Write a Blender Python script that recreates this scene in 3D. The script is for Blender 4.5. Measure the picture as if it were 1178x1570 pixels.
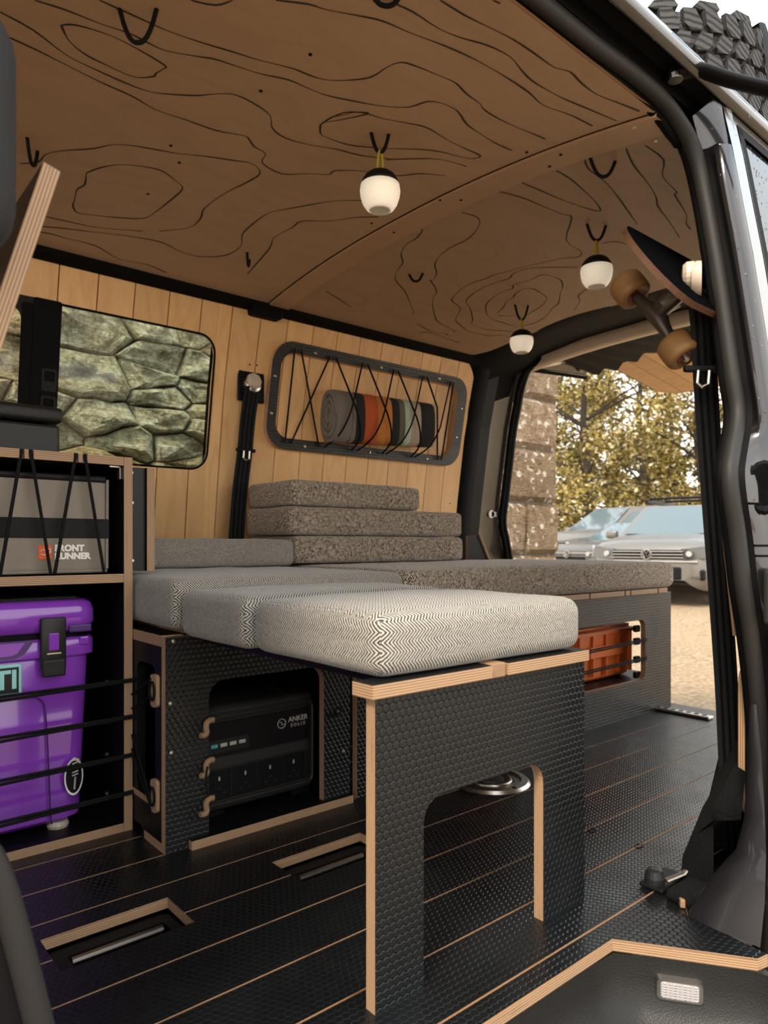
import bpy, bmesh, math, random
from mathutils import Vector, Matrix, geometry, noise
random.seed(7)
PI = math.pi
scene = bpy.context.scene
COL = scene.collection
for o in list(bpy.data.objects): bpy.data.objects.remove(o)

# ------------------------------------------------------------------ camera
FPX = 1080.0; CX = 589.0; HZ = 835.0; CAMZ = 0.6
AX = math.atan2(1276.0, FPX)
FW = (math.cos(AX), math.sin(AX)); RT = (math.sin(AX), -math.cos(AX))
cam_d = bpy.data.cameras.new('camera'); cam = bpy.data.objects.new('camera', cam_d); COL.objects.link(cam)
cam_d.sensor_fit = 'VERTICAL'; cam_d.sensor_height = 36.0; cam_d.lens = FPX*36.0/1570.0
cam_d.shift_y = (HZ-785.0)/1570.0
cam_d.clip_start = 0.02; cam_d.clip_end = 400
cam.location = (0, 0, CAMZ); cam.rotation_euler = (PI/2, 0, -(PI/2-AX))
cam_d.dof.use_dof = True; cam_d.dof.focus_distance = 1.55; cam_d.dof.aperture_fstop = (cam_d.lens/1000)/0.0042
scene.camera = cam

# ------------------------------------------------------------------ world, sun, exposure
w = bpy.data.worlds.new('sky'); scene.world = w; w.use_nodes = True
nt = w.node_tree; nt.nodes.clear()
out = nt.nodes.new('ShaderNodeOutputWorld'); bg = nt.nodes.new('ShaderNodeBackground')
tc = nt.nodes.new('ShaderNodeTexCoord'); sep = nt.nodes.new('ShaderNodeSeparateXYZ'); rmp = nt.nodes.new('ShaderNodeValToRGB')
noi = nt.nodes.new('ShaderNodeTexNoise'); noi.inputs['Scale'].default_value = 2.2; noi.inputs['Detail'].default_value = 6
mixc = nt.nodes.new('ShaderNodeMix'); mixc.data_type = 'RGBA'
crmp = nt.nodes.new('ShaderNodeValToRGB')
crmp.color_ramp.elements[0].position = .42; crmp.color_ramp.elements[1].position = .62
rmp.color_ramp.elements[0].position = .0; rmp.color_ramp.elements[0].color = (1.0, .93, .82, 1)
rmp.color_ramp.elements[1].position = .9; rmp.color_ramp.elements[1].color = (.50, .68, .86, 1)
L = nt.links
L.new(tc.outputs['Generated'], sep.inputs[0]); L.new(sep.outputs['Z'], rmp.inputs[0])
L.new(tc.outputs['Generated'], noi.inputs['Vector']); L.new(noi.outputs['Fac'], crmp.inputs[0])
L.new(crmp.outputs[0], mixc.inputs[0]); L.new(rmp.outputs[0], mixc.inputs[6]); mixc.inputs[7].default_value = (1.0, .95, .88, 1)
L.new(mixc.outputs[2], bg.inputs[0]); bg.inputs[1].default_value = 2.1
L.new(bg.outputs[0], out.inputs[0])
sd = bpy.data.lights.new('sun', 'SUN'); sd.energy = 3.2; sd.angle = math.radians(14); sd.color = (1.0, .86, .66)
sun = bpy.data.objects.new('sun', sd); COL.objects.link(sun)
SUN_DIR = Vector((.62, .28, -.80)).normalized()
sun.rotation_euler = SUN_DIR.to_track_quat('-Z', 'Y').to_euler()
sun.location = (-6, -4, 9)
vs = scene.view_settings
vs.view_transform = 'Standard'; vs.look = 'None'; vs.gamma = 1.0; vs.use_curve_mapping = False
vs.exposure = 0.46

# ------------------------------------------------------------------ measuring helpers (photo pixel + known plane -> metres)
def W(u, v, x=None, y=None, z=None):
    l = (u-CX)/FPX; h = (HZ-v)/FPX
    r = (FW[0]+l*RT[0], FW[1]+l*RT[1], h)
    t = x/r[0] if x is not None else (y/r[1] if y is not None else (z-CAMZ)/r[2])
    return Vector((r[0]*t, r[1]*t, CAMZ+r[2]*t))
def interp(P, z):
    if z <= P[0][0]: return P[0][1]
    for (a, b), (c, d) in zip(P, P[1:]):
        if z <= c: return b+(d-b)*(z-a)/(c-a)
    return P[-1][1]
WALLP = [(-.2, 2.10), (.3, 2.10), (.5, 2.085), (.8, 2.045), (1.1, 2.0), (1.33, 1.945), (1.5, 1.89)]
def wally(z): return interp(WALLP, z)
def onwall(u, v, off=0.0):
    y = 2.0
    for i in range(25):
        p = W(u, v, y=y); y = wally(p.z)-off
    return p
def ceilz(y): return 1.405-.055*abs((y-1.29)/.655)**2.2
def onceil(u, v):
    z = 1.38
    for i in range(30):
        p = W(u, v, z=z); z = ceilz(p.y)
    return p
SKIN = [(-.6, .50), (-.2, .47), (.2, .455), (.5, .45), (.7, .458), (.9, .485), (1.1, .515), (1.3, .55), (1.42, .575), (1.47, .62), (1.5, .72)]
def yo(z): return interp(SKIN, z)

# ------------------------------------------------------------------ mesh helpers
def rootloc(p):
    v = Vector((0, 0, 0))
    while p is not None:
        v += p.location; p = p.parent
    return v
def mk(name, vf, mat, parent=None, smooth=False, uvs=None, fm=None, auto=None):
    v, f = vf
    off = rootloc(parent)
    me = bpy.data.meshes.new(name)
    me.from_pydata([tuple(Vector(p)-off) for p in v], [], f)
    for m in (mat if isinstance(mat, (list, tuple)) else [mat]): me.materials.append(m)
    if fm: me.polygons.foreach_set('material_index', fm)
    if uvs is not None:
        ul = me.uv_layers.new(name='UVMap')
        i = 0
        for fu in uvs:
            for c in fu: ul.data[i].uv = c; i += 1
    if smooth: me.polygons.foreach_set('use_smooth', [True]*len(me.polygons))
    me.update()
    if auto is not None:
        try: me.set_sharp_from_angle(angle=math.radians(auto))
        except Exception: pass
    o = bpy.data.objects.new(name, me); COL.objects.link(o)
    o.parent = parent
    return o
def thing(name, label, cat, loc=(0, 0, 0), group=None):
    o = bpy.data.objects.new(name, None); COL.objects.link(o); o.location = loc
    o.empty_display_size = .05
    return tag(o, label, cat, group)
def tag(o, label, cat, group=None):
    o['label'] = label; o['category'] = cat
    if group: o['group'] = group
    return o
def struct(o, label=None):
    o['kind'] = 'structure'
    if label: o['label'] = label
    return o
def stuff(o): o['kind'] = 'stuff'; return o
def dup(root, loc, label=None, group=None):
    r = root.copy(); COL.objects.link(r); r.location = loc
    if label: r['label'] = label
    if group: r['group'] = group
    for ch in list(root.children):
        c = ch.copy(); COL.objects.link(c); c.parent = r
        for g in list(ch.children):
            d = g.copy(); COL.objects.link(d); d.parent = c
    return r
def join(*parts):
    V = []; F = []
    for v, f in parts:
        n = len(V); V += list(v); F += [tuple(i+n for i in q) for q in f]
    return V, F
def xf(vf, M): return [M @ Vector(p) for p in vf[0]], vf[1]
def box(x0, x1, y0, y1, z0, z1):
    v = [(x0, y0, z0), (x1, y0, z0), (x1, y1, z0), (x0, y1, z0), (x0, y0, z1), (x1, y0, z1), (x1, y1, z1), (x0, y1, z1)]
    return v, [(0, 3, 2, 1), (4, 5, 6, 7), (0, 1, 5, 4), (1, 2, 6, 5), (2, 3, 7, 6), (3, 0, 4, 7)]
def rbox(x0, x1, y0, y1, z0, z1, r=.004, seg=2):
    bm = bmesh.new()
    vs_ = [bm.verts.new(p) for p in box(x0, x1, y0, y1, z0, z1)[0]]
    for q in box(0, 1, 0, 1, 0, 1)[1]: bm.faces.new([vs_[i] for i in q])
    bmesh.ops.bevel(bm, geom=list(bm.edges), offset=min(r, .49*min(x1-x0, y1-y0, z1-z0)), segments=seg, profile=.5, affect='EDGES')
    bm.verts.index_update()
    res = ([v.co.copy() for v in bm.verts], [tuple(v.index for v in f.verts) for f in bm.faces])
    bm.free(); return res
def frame_at(t, up=Vector((0, 0, 1))):
    t = t.normalized()
    a = t.cross(up)
    if a.length < 1e-3: a = t.cross(Vector((1, 0, 0)))
    a.normalize(); return a, t.cross(a).normalized()
def tube(path, r, n=8, closed=False, cap=True, flat=1.0, up=Vector((0, 0, 1))):
    P = [Vector(p) for p in path]; V = []; F = []; m = len(P)
    prev = None
    for i, p in enumerate(P):
        if closed: t = P[(i+1) % m]-P[i-1]
        else: t = P[min(i+1, m-1)]-P[max(i-1, 0)]
        a, b = frame_at(t, up)
        if prev is not None:
            b2 = (prev-t.normalized()*prev.dot(t.normalized()))
            if b2.length > 1e-4:
                a = b2.normalized(); b = t.normalized().cross(a)
        prev = a
        rr = r[i] if isinstance(r, (list, tuple)) else r
        for k in range(n):
            an = 2*PI*k/n
            V.append(p+a*(rr*math.cos(an))+b*(rr*flat*math.sin(an)))
    for i in range(m if closed else m-1):
        j = (i+1) % m
        for k in range(n):
            k2 = (k+1) % n
            F.append((i*n+k, i*n+k2, j*n+k2, j*n+k))
    if cap and not closed:
        F.append(tuple(range(n-1, -1, -1))); F.append(tuple((m-1)*n+k for k in range(n)))
    return V, F
def smoothpath(pts, sub=6):
    P = [Vector(p) for p in pts]; R = []
    for i in range(len(P)-1):
        p0 = P[max(i-1, 0)]; p1 = P[i]; p2 = P[i+1]; p3 = P[min(i+2, len(P)-1)]
        for s in range(sub):
            t = s/sub
            R.append(.5*((2*p1)+(p2-p0)*t+(2*p0-5*p1+4*p2-p3)*t*t+(3*p1-p0-3*p2+p3)*t**3))
    R.append(P[-1]); return R
def lathe(prof, c=(0, 0, 0), n=24, axis=Vector((0, 0, 1)), scale=(1, 1)):
    axis = Vector(axis).normalized(); a, b = frame_at(axis) if abs(axis.z) < .99 else (Vector((1, 0, 0)), Vector((0, 1, 0)))
    c = Vector(c); V = []; F = []
    for r, h in prof:
        for k in range(n):
            an = 2*PI*k/n
            V.append(c+axis*h+a*(r*math.cos(an)*scale[0])+b*(r*math.sin(an)*scale[1]))
    m = len(prof)
    for i in range(m-1):
        for k in range(n):
            k2 = (k+1) % n
            F.append((i*n+k, i*n+k2, (i+1)*n+k2, (i+1)*n+k))
    F.append(tuple(range(n-1, -1, -1))); F.append(tuple((m-1)*n+k for k in range(n)))
    return V, F
def rr(x0, x1, y0, y1, r, n=5):
    if not isinstance(r, (list, tuple)): r = [r]*4
    P = []
    for (cx, cy, a0, q) in ((x1-r[0], y0+r[0], -PI/2, r[0]), (x1-r[1], y1-r[1], 0, r[1]), (x0+r[2], y1-r[2], PI/2, r[2]), (x0+r[3], y0+r[3], PI, r[3])):
        if q <= 1e-6: P.append((cx, cy)); continue
        for k in range(n+1):
            a = a0+PI/2*k/n; P.append((cx+q*math.cos(a), cy+q*math.sin(a)))
    return P
def area2(P): return sum(P[i-1][0]*P[i][1]-P[i][0]*P[i-1][1] for i in range(len(P)))
def panel(name, outline, c0, c1, axis, mats, parent=None, holes=(), fn=None):
    """flat board: outline in 2D, extruded from c0 to c1 along axis ('x': a=y,b=z; 'y': a=x,b=z; 'z': a=x,b=y).
    mats = (face material, edge material). Faces carry metres as UV, edges carry (length, depth)."""
    polys = [list(outline)]+[list(h) for h in holes]
    if area2(polys[0]) < 0: polys[0].reverse()
    for h in polys[1:]:
        if area2(h) > 0: h.reverse()
    flat = [p for q in polys for p in q]; N = len(flat)
    tris = geometry.tessellate_polygon([[Vector((p[0], p[1], 0)) for p in q] for q in polys])
    def P3(p, c):
        if axis == 'x': q = Vector((c, p[0], p[1]))
        elif axis == 'y': q = Vector((p[0], c, p[1]))
        else: q = Vector((p[0], p[1], c))
        return fn(q) if fn else q
    V = [P3(p, c0) for p in flat]+[P3(p, c1) for p in flat]
    F = []; U = []; FM = []
    for t in tris:
        t = list(t)
        if area2([flat[i] for i in t]) < 0: t.reverse()
        F.append(tuple(t[::-1])); U.append([flat[i] for i in t[::-1]]); FM.append(0)
        F.append(tuple(i+N for i in t)); U.append([flat[i] for i in t]); FM.append(0)
    base = 0
    for q in polys:
        m = len(q); s = 0.0
        for i in range(m):
            j = (i+1) % m; d = math.hypot(q[j][0]-q[i][0], q[j][1]-q[i][1])
            F.append((base+i, base+j, base+j+N, base+i+N)); FM.append(1)
            U.append([(s, 0), (s+d, 0), (s+d, abs(c1-c0)), (s, abs(c1-c0))]); s += d
        base += m
    if axis == 'y': F = [f[::-1] for f in F]; U = [u[::-1] for u in U]
    return mk(name, (V, F), list(mats), parent, uvs=U, fm=FM)
def cushion(name, x0, x1, y0, y1, z0, z1, r, mat, parent=None, crown=.008, res=.03, sag=0.0):
    c = Vector(((x0+x1)/2, (y0+y1)/2, (z0+z1)/2)); h = Vector(((x1-x0)/2, (y1-y0)/2, (z1-z0)/2))
    def ticks(hh):
        k = 4; a = [-hh+r*(1-math.cos(PI/2*i/k)) for i in range(k)]
        n = max(2, int((2*hh-2*r)/res)); b = [-hh+r+(2*hh-2*r)*i/n for i in range(n+1)]
        return a+b+[-q for q in a[::-1]]
    T = [ticks(h[i]) for i in range(3)]
    V = []; F = []; U = []; idx = {}
    def put(p):
        key = tuple(round(q, 6) for q in p)
        if key in idx: return idx[key]
        q = Vector(p); inn = Vector([max(-h[i]+r, min(h[i]-r, q[i])) for i in range(3)])
        d = q-inn
        if d.length > 1e-9:
            d = d.normalized()*r
        res_ = inn+d
        fx = 1-(res_.x/h.x)**2; fy = 1-(res_.y/h.y)**2
        if res_.z > 0: res_.z += crown*fx**.5*max(fy, 0)**.5 if fx > 0 else 0
        n_ = math.sin(res_.x*37+x0*50)*math.sin(res_.y*31+y0*40)*.0012
        if res_.z > 0: res_.z += n_
        res_.y += math.sin((res_.x+x0)*23)*.0012; res_.x += math.sin((res_.y+y0)*29)*.0012
        idx[key] = len(V); V.append(c+res_); return idx[key]
    for ax in range(3):
        a, b = [(1, 2), (2, 0), (0, 1)][ax]
        for s in (-1, 1):
            for i in range(len(T[a])-1):
                for j in range(len(T[b])-1):
                    q = []
                    for (ii, jj) in ((i, j), (i+1, j), (i+1, j+1), (i, j+1)):
                        p = [0, 0, 0]; p[ax] = s*h[ax]; p[a] = T[a][ii]; p[b] = T[b][jj]; q.append(put(p))
                    if s < 0: q = q[::-1]
                    F.append(tuple(q))
                    uv = []
                    for k in q:
                        P = V[k]
                        uv.append(((x0+y0-P.y) if s < 0 else (x1-y0+P.y), P.z) if ax == 0 else ((P.x, P.z) if ax == 1 else (P.x, P.y)))
                    U.append(uv)
    return mk(name, (V, F), mat, parent, smooth=True, uvs=U)
def text(name, body, size, M, mat, parent, off=0.0, extr=.0004, align='CENTER', shear=0.0):
    cu = bpy.data.curves.new(name, 'FONT'); cu.body = body; cu.size = size; cu.offset = off; cu.extrude = extr
    cu.align_x = align; cu.align_y = 'CENTER'; cu.shear = shear; cu.resolution_u = 3
    o = bpy.data.objects.new('tmp', cu); COL.objects.link(o)
    dg = bpy.context.evaluated_depsgraph_get(); me = bpy.data.meshes.new_from_object(o.evaluated_get(dg))
    v = [M @ p.co for p in me.vertices]; f = [tuple(p.vertices) for p in me.polygons]
    bpy.data.objects.remove(o); bpy.data.curves.remove(cu); bpy.data.meshes.remove(me)
    return mk(name, (v, f), mat, parent)
def facing(p, xdir=(1, 0, 0), up=(0, 0, 1)):
    x = Vector(xdir).normalized(); z = x.cross(Vector(up)).normalized(); y = z.cross(x)
    M = Matrix(((x.x, y.x, z.x, p[0]), (x.y, y.y, z.y, p[1]), (x.z, y.z, z.z, p[2]), (0, 0, 0, 1))); return M

# ------------------------------------------------------------------ materials
MATS = {}
def pm(name, col, rough=.5, metal=0.0, **kw):
    m = bpy.data.materials.new(name); m.use_nodes = True
    b = m.node_tree.nodes['Principled BSDF']
    b.inputs['Base Color'].default_value = (*col, 1); b.inputs['Roughness'].default_value = rough; b.inputs['Metallic'].default_value = metal
    for k, v in kw.items(): b.inputs[k].default_value = v
    MATS[name] = m; return m
class NB:
    def __init__(s, m): s.m = m; s.t = m.node_tree; s.b = s.t.nodes['Principled BSDF']; s.out = s.t.nodes['Material Output']
    def n(s, ty, **kw):
        o = s.t.nodes.new(ty)
        for k, v in kw.items():
            if hasattr(o, k): setattr(o, k, v)
            else: o.inputs[k.replace('_', ' ')].default_value = v
        return o
    def l(s, a, b): s.t.links.new(a, b)
    def math(s, op, a, b=None, c=None):
        o = s.n('ShaderNodeMath', operation=op)
        for i, q in enumerate((a, b, c)):
            if q is None: continue
            if isinstance(q, (int, float)): o.inputs[i].default_value = q
            else: s.l(q, o.inputs[i])
        return o.outputs[0]
    def ramp(s, f, stops):
        o = s.n('ShaderNodeValToRGB'); e = o.color_ramp.elements
        while len(e) < len(stops): e.new(.5)
        for q, (p, c) in zip(e, stops): q.position = p; q.color = (*c, 1) if len(c) == 3 else c
        s.l(f, o.inputs[0]); return o.outputs[0]
    def coord(s, kind='Object', scale=(1, 1, 1), rot=(0, 0, 0)):
        t = s.n('ShaderNodeTexCoord'); mp = s.n('ShaderNodeMapping'); s.l(t.outputs[kind], mp.inputs[0])
        mp.inputs['Scale'].default_value = scale; mp.inputs['Rotation'].default_value = rot; return mp.outputs[0]
    def noise(s, vec, scale=5, detail=4, rough=.55, dist=0.0):
        o = s.n('ShaderNodeTexNoise'); s.l(vec, o.inputs['Vector']); o.inputs['Scale'].default_value = scale
        o.inputs['Detail'].default_value = detail; o.inputs['Roughness'].default_value = rough; o.inputs['Distortion'].default_value = dist
        return o.outputs['Fac']
    def mix(s, f, a, b, mode='MIX'):
        o = s.n('ShaderNodeMix', data_type='RGBA', blend_type=mode)
        for i, q in ((0, f), (6, a), (7, b)):
            if isinstance(q, (int, float)): o.inputs[i].default_value = q
            elif isinstance(q, tuple): o.inputs[i].default_value = (*q, 1) if len(q) == 3 else q
            else: s.l(q, o.inputs[i])
        return o.outputs[2]
    def bump(s, h, strength=.3, dist=.002):
        o = s.n('ShaderNodeBump'); s.l(h, o.inputs['Height']); o.inputs['Strength'].default_value = strength; o.inputs['Distance'].default_value = dist
        s.l(o.outputs[0], s.b.inputs['Normal']); return o
def wood(name, c0, c1, scale, rough=.5, seed=0.0, rot=(0, 0, 0), ringw=.45):
    m = pm(name, c0, rough); b = NB(m)
    v = b.coord('Object', scale, rot)
    ob = b.n('ShaderNodeObjectInfo'); add = b.n('ShaderNodeVectorMath', operation='ADD'); b.l(v, add.inputs[0])
    mul = b.math('MULTIPLY', ob.outputs['Random'], 37.0); cmb = b.n('ShaderNodeCombineXYZ'); b.l(mul, cmb.inputs[0]); b.l(mul, cmb.inputs[1]); b.l(cmb.outputs[0], add.inputs[1])
    big = b.noise(add.outputs[0], 1.3, 2, .5, .6)
    rings = b.math('SINE', b.math('MULTIPLY', big, 46.0))
    rings = b.math('POWER', b.math('ADD', b.math('MULTIPLY', rings, .5), .5), 3.0)
    fine = b.noise(b.coord('Object', (scale[0]*9, scale[1]*9, scale[2]*9), rot), 4, 5, .6)
    f = b.math('ADD', b.math('MULTIPLY', rings, ringw), b.math('MULTIPLY', fine, .7))
    col = b.ramp(f, [(.15, c0), (.85, c1)])
    hue = b.math('ADD', .9, b.math('MULTIPLY', ob.outputs['Random'], .16))
    o = b.n('ShaderNodeHueSaturation'); b.l(col, o.inputs['Color']); b.l(hue, o.inputs['Value'])
    b.l(o.outputs[0], b.b.inputs['Base Color']); b.bump(fine, .12, .001)
    return m
birch = wood('birch_wall', (.86, .54, .25), (.72, .41, .17), (5.0, 1, 1.1), ringw=.28)  # lit copy of the same birch, stronger light put into its colour
birch_c = wood('birch_ceiling', (.49, .325, .205), (.42, .268, .165), (1.0, 3.2, 1), .55, ringw=.22)  # shaded copy of the birch, the ceiling's weaker light put into its colour
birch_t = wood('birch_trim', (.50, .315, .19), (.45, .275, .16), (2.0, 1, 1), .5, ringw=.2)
tan = pm('floor_inlay', (.62, .36, .17), .6)
groove_m = pm('groove_black', (.035, .022, .014), .8)
# plywood edge: thin veneers across the depth coordinate
def plyedge(name, c0, c1, dark):
    m = pm(name, c0, .6); b = NB(m)
    t = b.n('ShaderNodeUVMap'); sp = b.n('ShaderNodeSeparateXYZ'); b.l(t.outputs[0], sp.inputs[0])
    ob = b.coord('Object', (1, 1, 1)); n1 = b.noise(ob, 30, 3)
    d = b.math('ADD', sp.outputs[1], b.math('MULTIPLY', n1, .0006))
    k = b.math('MULTIPLY', d, 1/.0036)
    s = b.math('ADD', b.math('MULTIPLY', b.math('SINE', b.math('MULTIPLY', k, 2*PI)), .5), .5)
    s = b.math('POWER', s, 1.3)
    cmb = b.n('ShaderNodeCombineXYZ'); b.l(b.math('MULTIPLY', sp.outputs[0], 8.0), cmb.inputs[0]); b.l(b.math('MULTIPLY', sp.outputs[1], 900.0), cmb.inputs[1])
    fn_ = b.noise(cmb.outputs[0], 3, 3)
    col = b.mix(s, c0, c1); col = b.mix(b.math('MULTIPLY', fn_, .55), col, dark)
    vo = b.noise(cmb.outputs[0], 1.1, 1); gap = b.math('GREATER_THAN', vo, .715)
    col = b.mix(gap, col, (.06, .03, .015)); b.l(col, b.b.inputs['Base Color']); b.bump(s, .2, .0006); return m
pedge = plyedge('plywood_edge', (.54, .36, .22), (.21, .11, .05), (.22, .12, .06))
# hexagon embossed phenolic film on birch ply
def hexmat(name, base, s=.0145, rough=.34, strength=.55):
    m = pm(name, base, rough); b = NB(m)
    t = b.n('ShaderNodeUVMap'); sp = b.n('ShaderNodeSeparateXYZ'); b.l(t.outputs[0], sp.inputs[0])
    x = b.math('DIVIDE', sp.outputs[0], s); y = b.math('DIVIDE', sp.outputs[1], s); R3 = math.sqrt(3)
    def cell(ox, oy):
        ax = b.math('SUBTRACT', b.math('FLOORED_MODULO', b.math('ADD', x, ox), 1.0), .5)
        ay = b.math('SUBTRACT', b.math('FLOORED_MODULO', b.math('ADD', y, oy), R3), R3/2)
        ax = b.math('ABSOLUTE', ax); ay = b.math('ABSOLUTE', ay)
        return b.math('MAXIMUM', ax, b.math('ADD', b.math('MULTIPLY', ax, .5), b.math('MULTIPLY', ay, R3/2)))
    d = b.math('MINIMUM', cell(0, 0), cell(.5, R3/2))
    h = b.math('SMOOTH_MIN', b.math('MULTIPLY', b.math('SUBTRACT', .5, d), 9.0), 1.0, .3)
    wear = b.noise(b.coord('Object'), 9, 4)
    b.l(b.ramp(wear, [(.3, (rough-.06,)*3), (.75, (rough+.12,)*3)]), b.b.inputs['Roughness'])
    b.bump(h, strength, .0012); return m
hexply = hexmat('hex_black_ply', (.0045, .0055, .0065), .0118, .33, .9)
hexfloor = hexmat('hex_black_floor', (.0035, .0045, .0055), .0118, .30, .6)
smoothply = pm('black_film_ply', (.005, .0055, .0065), .42)
# herringbone tweed
def tweed(name, dark, light, p=.0056, wd=.0135, swap=False, nz_amt=2.0, nsc=260):
    m = pm(name, light, .95); b = NB(m)
    t = b.n('ShaderNodeUVMap'); sp = b.n('ShaderNodeSeparateXYZ'); b.l(t.outputs[0], sp.inputs[0])
    u, v = sp.outputs[0], sp.outputs[1]
    if swap: u, v = v, u
    nz = b.noise(b.coord('Object'), nsc, 2); nb = b.noise(b.coord('Object'), 14, 3)
    pp = b.n('ShaderNodeMath', operation='PINGPONG'); b.l(b.math('ADD', v, b.math('MULTIPLY', nb, .002)), pp.inputs[0]); pp.inputs[1].default_value = wd
    ph = b.math('DIVIDE', b.math('ADD', b.math('ADD', u, b.math('MULTIPLY', nb, .003)), pp.outputs[0]), p)
    s = b.math('SINE', b.math('MULTIPLY', ph, 2*PI))
    s = b.math('ADD', s, b.math('MULTIPLY', b.math('SUBTRACT', nz, .5), nz_amt))
    f = b.math('SMOOTHSTEP' if False else 'MULTIPLY_ADD', s, .9, .5)
    f = b.n('ShaderNodeClamp').outputs[0] if False else f
    cl = b.n('ShaderNodeClamp'); b.l(f, cl.inputs[0])
    col = b.mix(cl.outputs[0], dark, light)
    b.l(col, b.b.inputs['Base Color']); b.b.inputs['Sheen Weight'].default_value = .25
    b.bump(cl.outputs[0], .35, .001); return m
tweed_m = tweed('tweed_herringbone', (.014, .0135, .013), (.47, .435, .385))
tweed_d = tweed('tweed_brown', (.03, .024, .019), (.52, .42, .325), .0060, .012, False, 6.5, 170)
blackm = pm('black_plastic', (.006, .006, .007), .45)
def grained(name, col, rough, sc, st, dist=.001):
    m = pm(name, col, rough); b = NB(m); v = b.n('ShaderNodeTexVoronoi'); b.l(b.coord('Object'), v.inputs['Vector']); v.inputs['Scale'].default_value = sc
    b.bump(v.outputs['Distance'], st, dist); return m
leather = grained('grained_black_plastic', (.012, .0115, .011), .42, 420, .35)
rubber = grained('seal_rubber', (.022, .020, .0195), .55, 900, .1)
rubber_d = pm('black_rubber', (.0032, .0034, .004), .65)
felt = grained('black_felt', (.006, .006, .0065), 1.0, 500, .8, .003)
cord_m = pm('shock_cord', (.006, .006, .006), .75)
webm = pm('belt_webbing', (.012, .0125, .014), .6)
NBw = NB(webm); wv = NBw.n('ShaderNodeTexWave', wave_type='BANDS', bands_direction='Z'); NBw.l(NBw.coord('Object'), wv.inputs['Vector']); wv.inputs['Scale'].default_value = 160
NBw.bump(wv.outputs['Fac'], .3, .0005)
steel = pm('brushed_steel', (.55, .52, .48), .28, 1.0)
screw_m = pm('screw_steel', (.60, .55, .48), .35, 1.0)
beige = pm('beige_plastic', (.52, .43, .34), .38)
def paintmat(name, col, rough=.22, drops=True, coat=1.0):
    m = pm(name, col, rough, .55); b = NB(m); b.b.inputs['Coat Weight'].default_value = coat; b.b.inputs['Coat Roughness'].default_value = .04
    if drops:
        v = b.n('ShaderNodeTexVoronoi'); b.l(b.coord('Object'), v.inputs['Vector']); v.inputs['Scale'].default_value = 95
        rnd = b.math('GREATER_THAN', v.outputs['Color'], .72)
        h = b.math('MULTIPLY', b.math('MAXIMUM', b.math('SUBTRACT', .28, v.outputs['Distance']), 0.0), rnd)
        b.bump(h, .9, .006)
    return m
paint = paintmat('grey_metallic_paint', (.030, .028, .031))
paint_in = paintmat('grey_jamb_paint', (.055, .05, .04), .25)
paint_pl = paintmat('plain_grey_paint', (.018, .017, .020), .45, False, .3)
def glassmat(name, tint, refl=.08):
    m = bpy.data.materials.new(name); m.use_nodes = True; t = m.node_tree; t.nodes.clear()
    o = t.nodes.new('ShaderNodeOutputMaterial'); a = t.nodes.new('ShaderNodeBsdfTransparent'); g = t.nodes.new('ShaderNodeBsdfGlossy'); x = t.nodes.new('ShaderNodeMixShader')
    fr = t.nodes.new('ShaderNodeFresnel'); fr.inputs[0].default_value = 1.45
    a.inputs[0].default_value = (*tint, 1); g.inputs['Roughness'].default_value = .01
    t.links.new(fr.outputs[0], x.inputs[0]); t.links.new(a.outputs[0], x.inputs[1]); t.links.new(g.outputs[0], x.inputs[2]); t.links.new(x.outputs[0], o.inputs[0]); return m
glass_g = glassmat('tinted_window_glass', (.86, .95, .80))
glass_q = pm('privacy_glass', (.02, .022, .025), .03, 0.0)
NBq = NB(glass_q); vq = NBq.n('ShaderNodeTexVoronoi'); NBq.l(NBq.coord('Object'), vq.inputs['Vector']); vq.inputs['Scale'].default_value = 110
NBq.bump(NBq.math('MULTIPLY', NBq.math('MAXIMUM', NBq.math('SUBTRACT', .3, vq.outputs['Distance']), 0.0), NBq.math('GREATER_THAN', vq.outputs['Color'], .6)), 1.0, .006)
purple = pm('purple_plastic', (.25, .05, .50), .14); purple.node_tree.nodes['Principled BSDF'].inputs['Coat Weight'].default_value = .6
purple_d = pm('purple_recess_shade', (.07, .02, .16), .4)  # darker copy of the purple, shade of the recesses put into the colour
mint = pm('mint_badge', (.30, .66, .66), .4)
orange_p = pm('orange_plastic', (.70, .15, .03), .4); orange_p.node_tree.nodes['Principled BSDF'].inputs['Transmission Weight'].default_value = .0
canvas = grained('grey_canvas', (.25, .215, .18), .9, 700, .15)
white_m = pm('white_print', (.85, .83, .78), .5)
orange_b = pm('orange_patch', (.75, .13, .035), .6)
grey_m = pm('grey_print', (.42, .40, .37), .5)
charc = pm('charcoal_plastic', (.012, .0122, .013), .42)
dgrey = pm('dark_grey_plastic', (.026, .025, .024), .42)
cyan = pm('cyan_port', (.10, .34, .40), .4)
white_rubber = pm('white_globe', (.86, .78, .66), .35); white_rubber.node_tree.nodes['Principled BSDF'].inputs['Subsurface Weight'].default_value = .3
white_rubber.node_tree.nodes['Principled BSDF'].inputs['Emission Color'].default_value = (1, .86, .66, 1); white_rubber.node_tree.nodes['Principled BSDF'].inputs['Emission Strength'].default_value = .28
for m_ in ('black_plastic', 'black_rubber', 'black_felt', 'shock_cord', 'belt_webbing', 'black_film_ply'):
    MATS[m_].node_tree.nodes['Principled BSDF'].inputs['Specular IOR Level'].default_value = .16
MATS['black_rubber'].node_tree.nodes['Principled BSDF'].inputs['Specular IOR Level'].default_value = .10
for m_ in ('hex_black_ply', 'charcoal_plastic', 'dark_grey_plastic', 'seal_rubber', 'grained_black_plastic'):
    MATS[m_].node_tree.nodes['Principled BSDF'].inputs['Specular IOR Level'].default_value = .30
MATS['hex_black_floor'].node_tree.nodes['Principled BSDF'].inputs['Specular IOR Level'].default_value = .62
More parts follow.
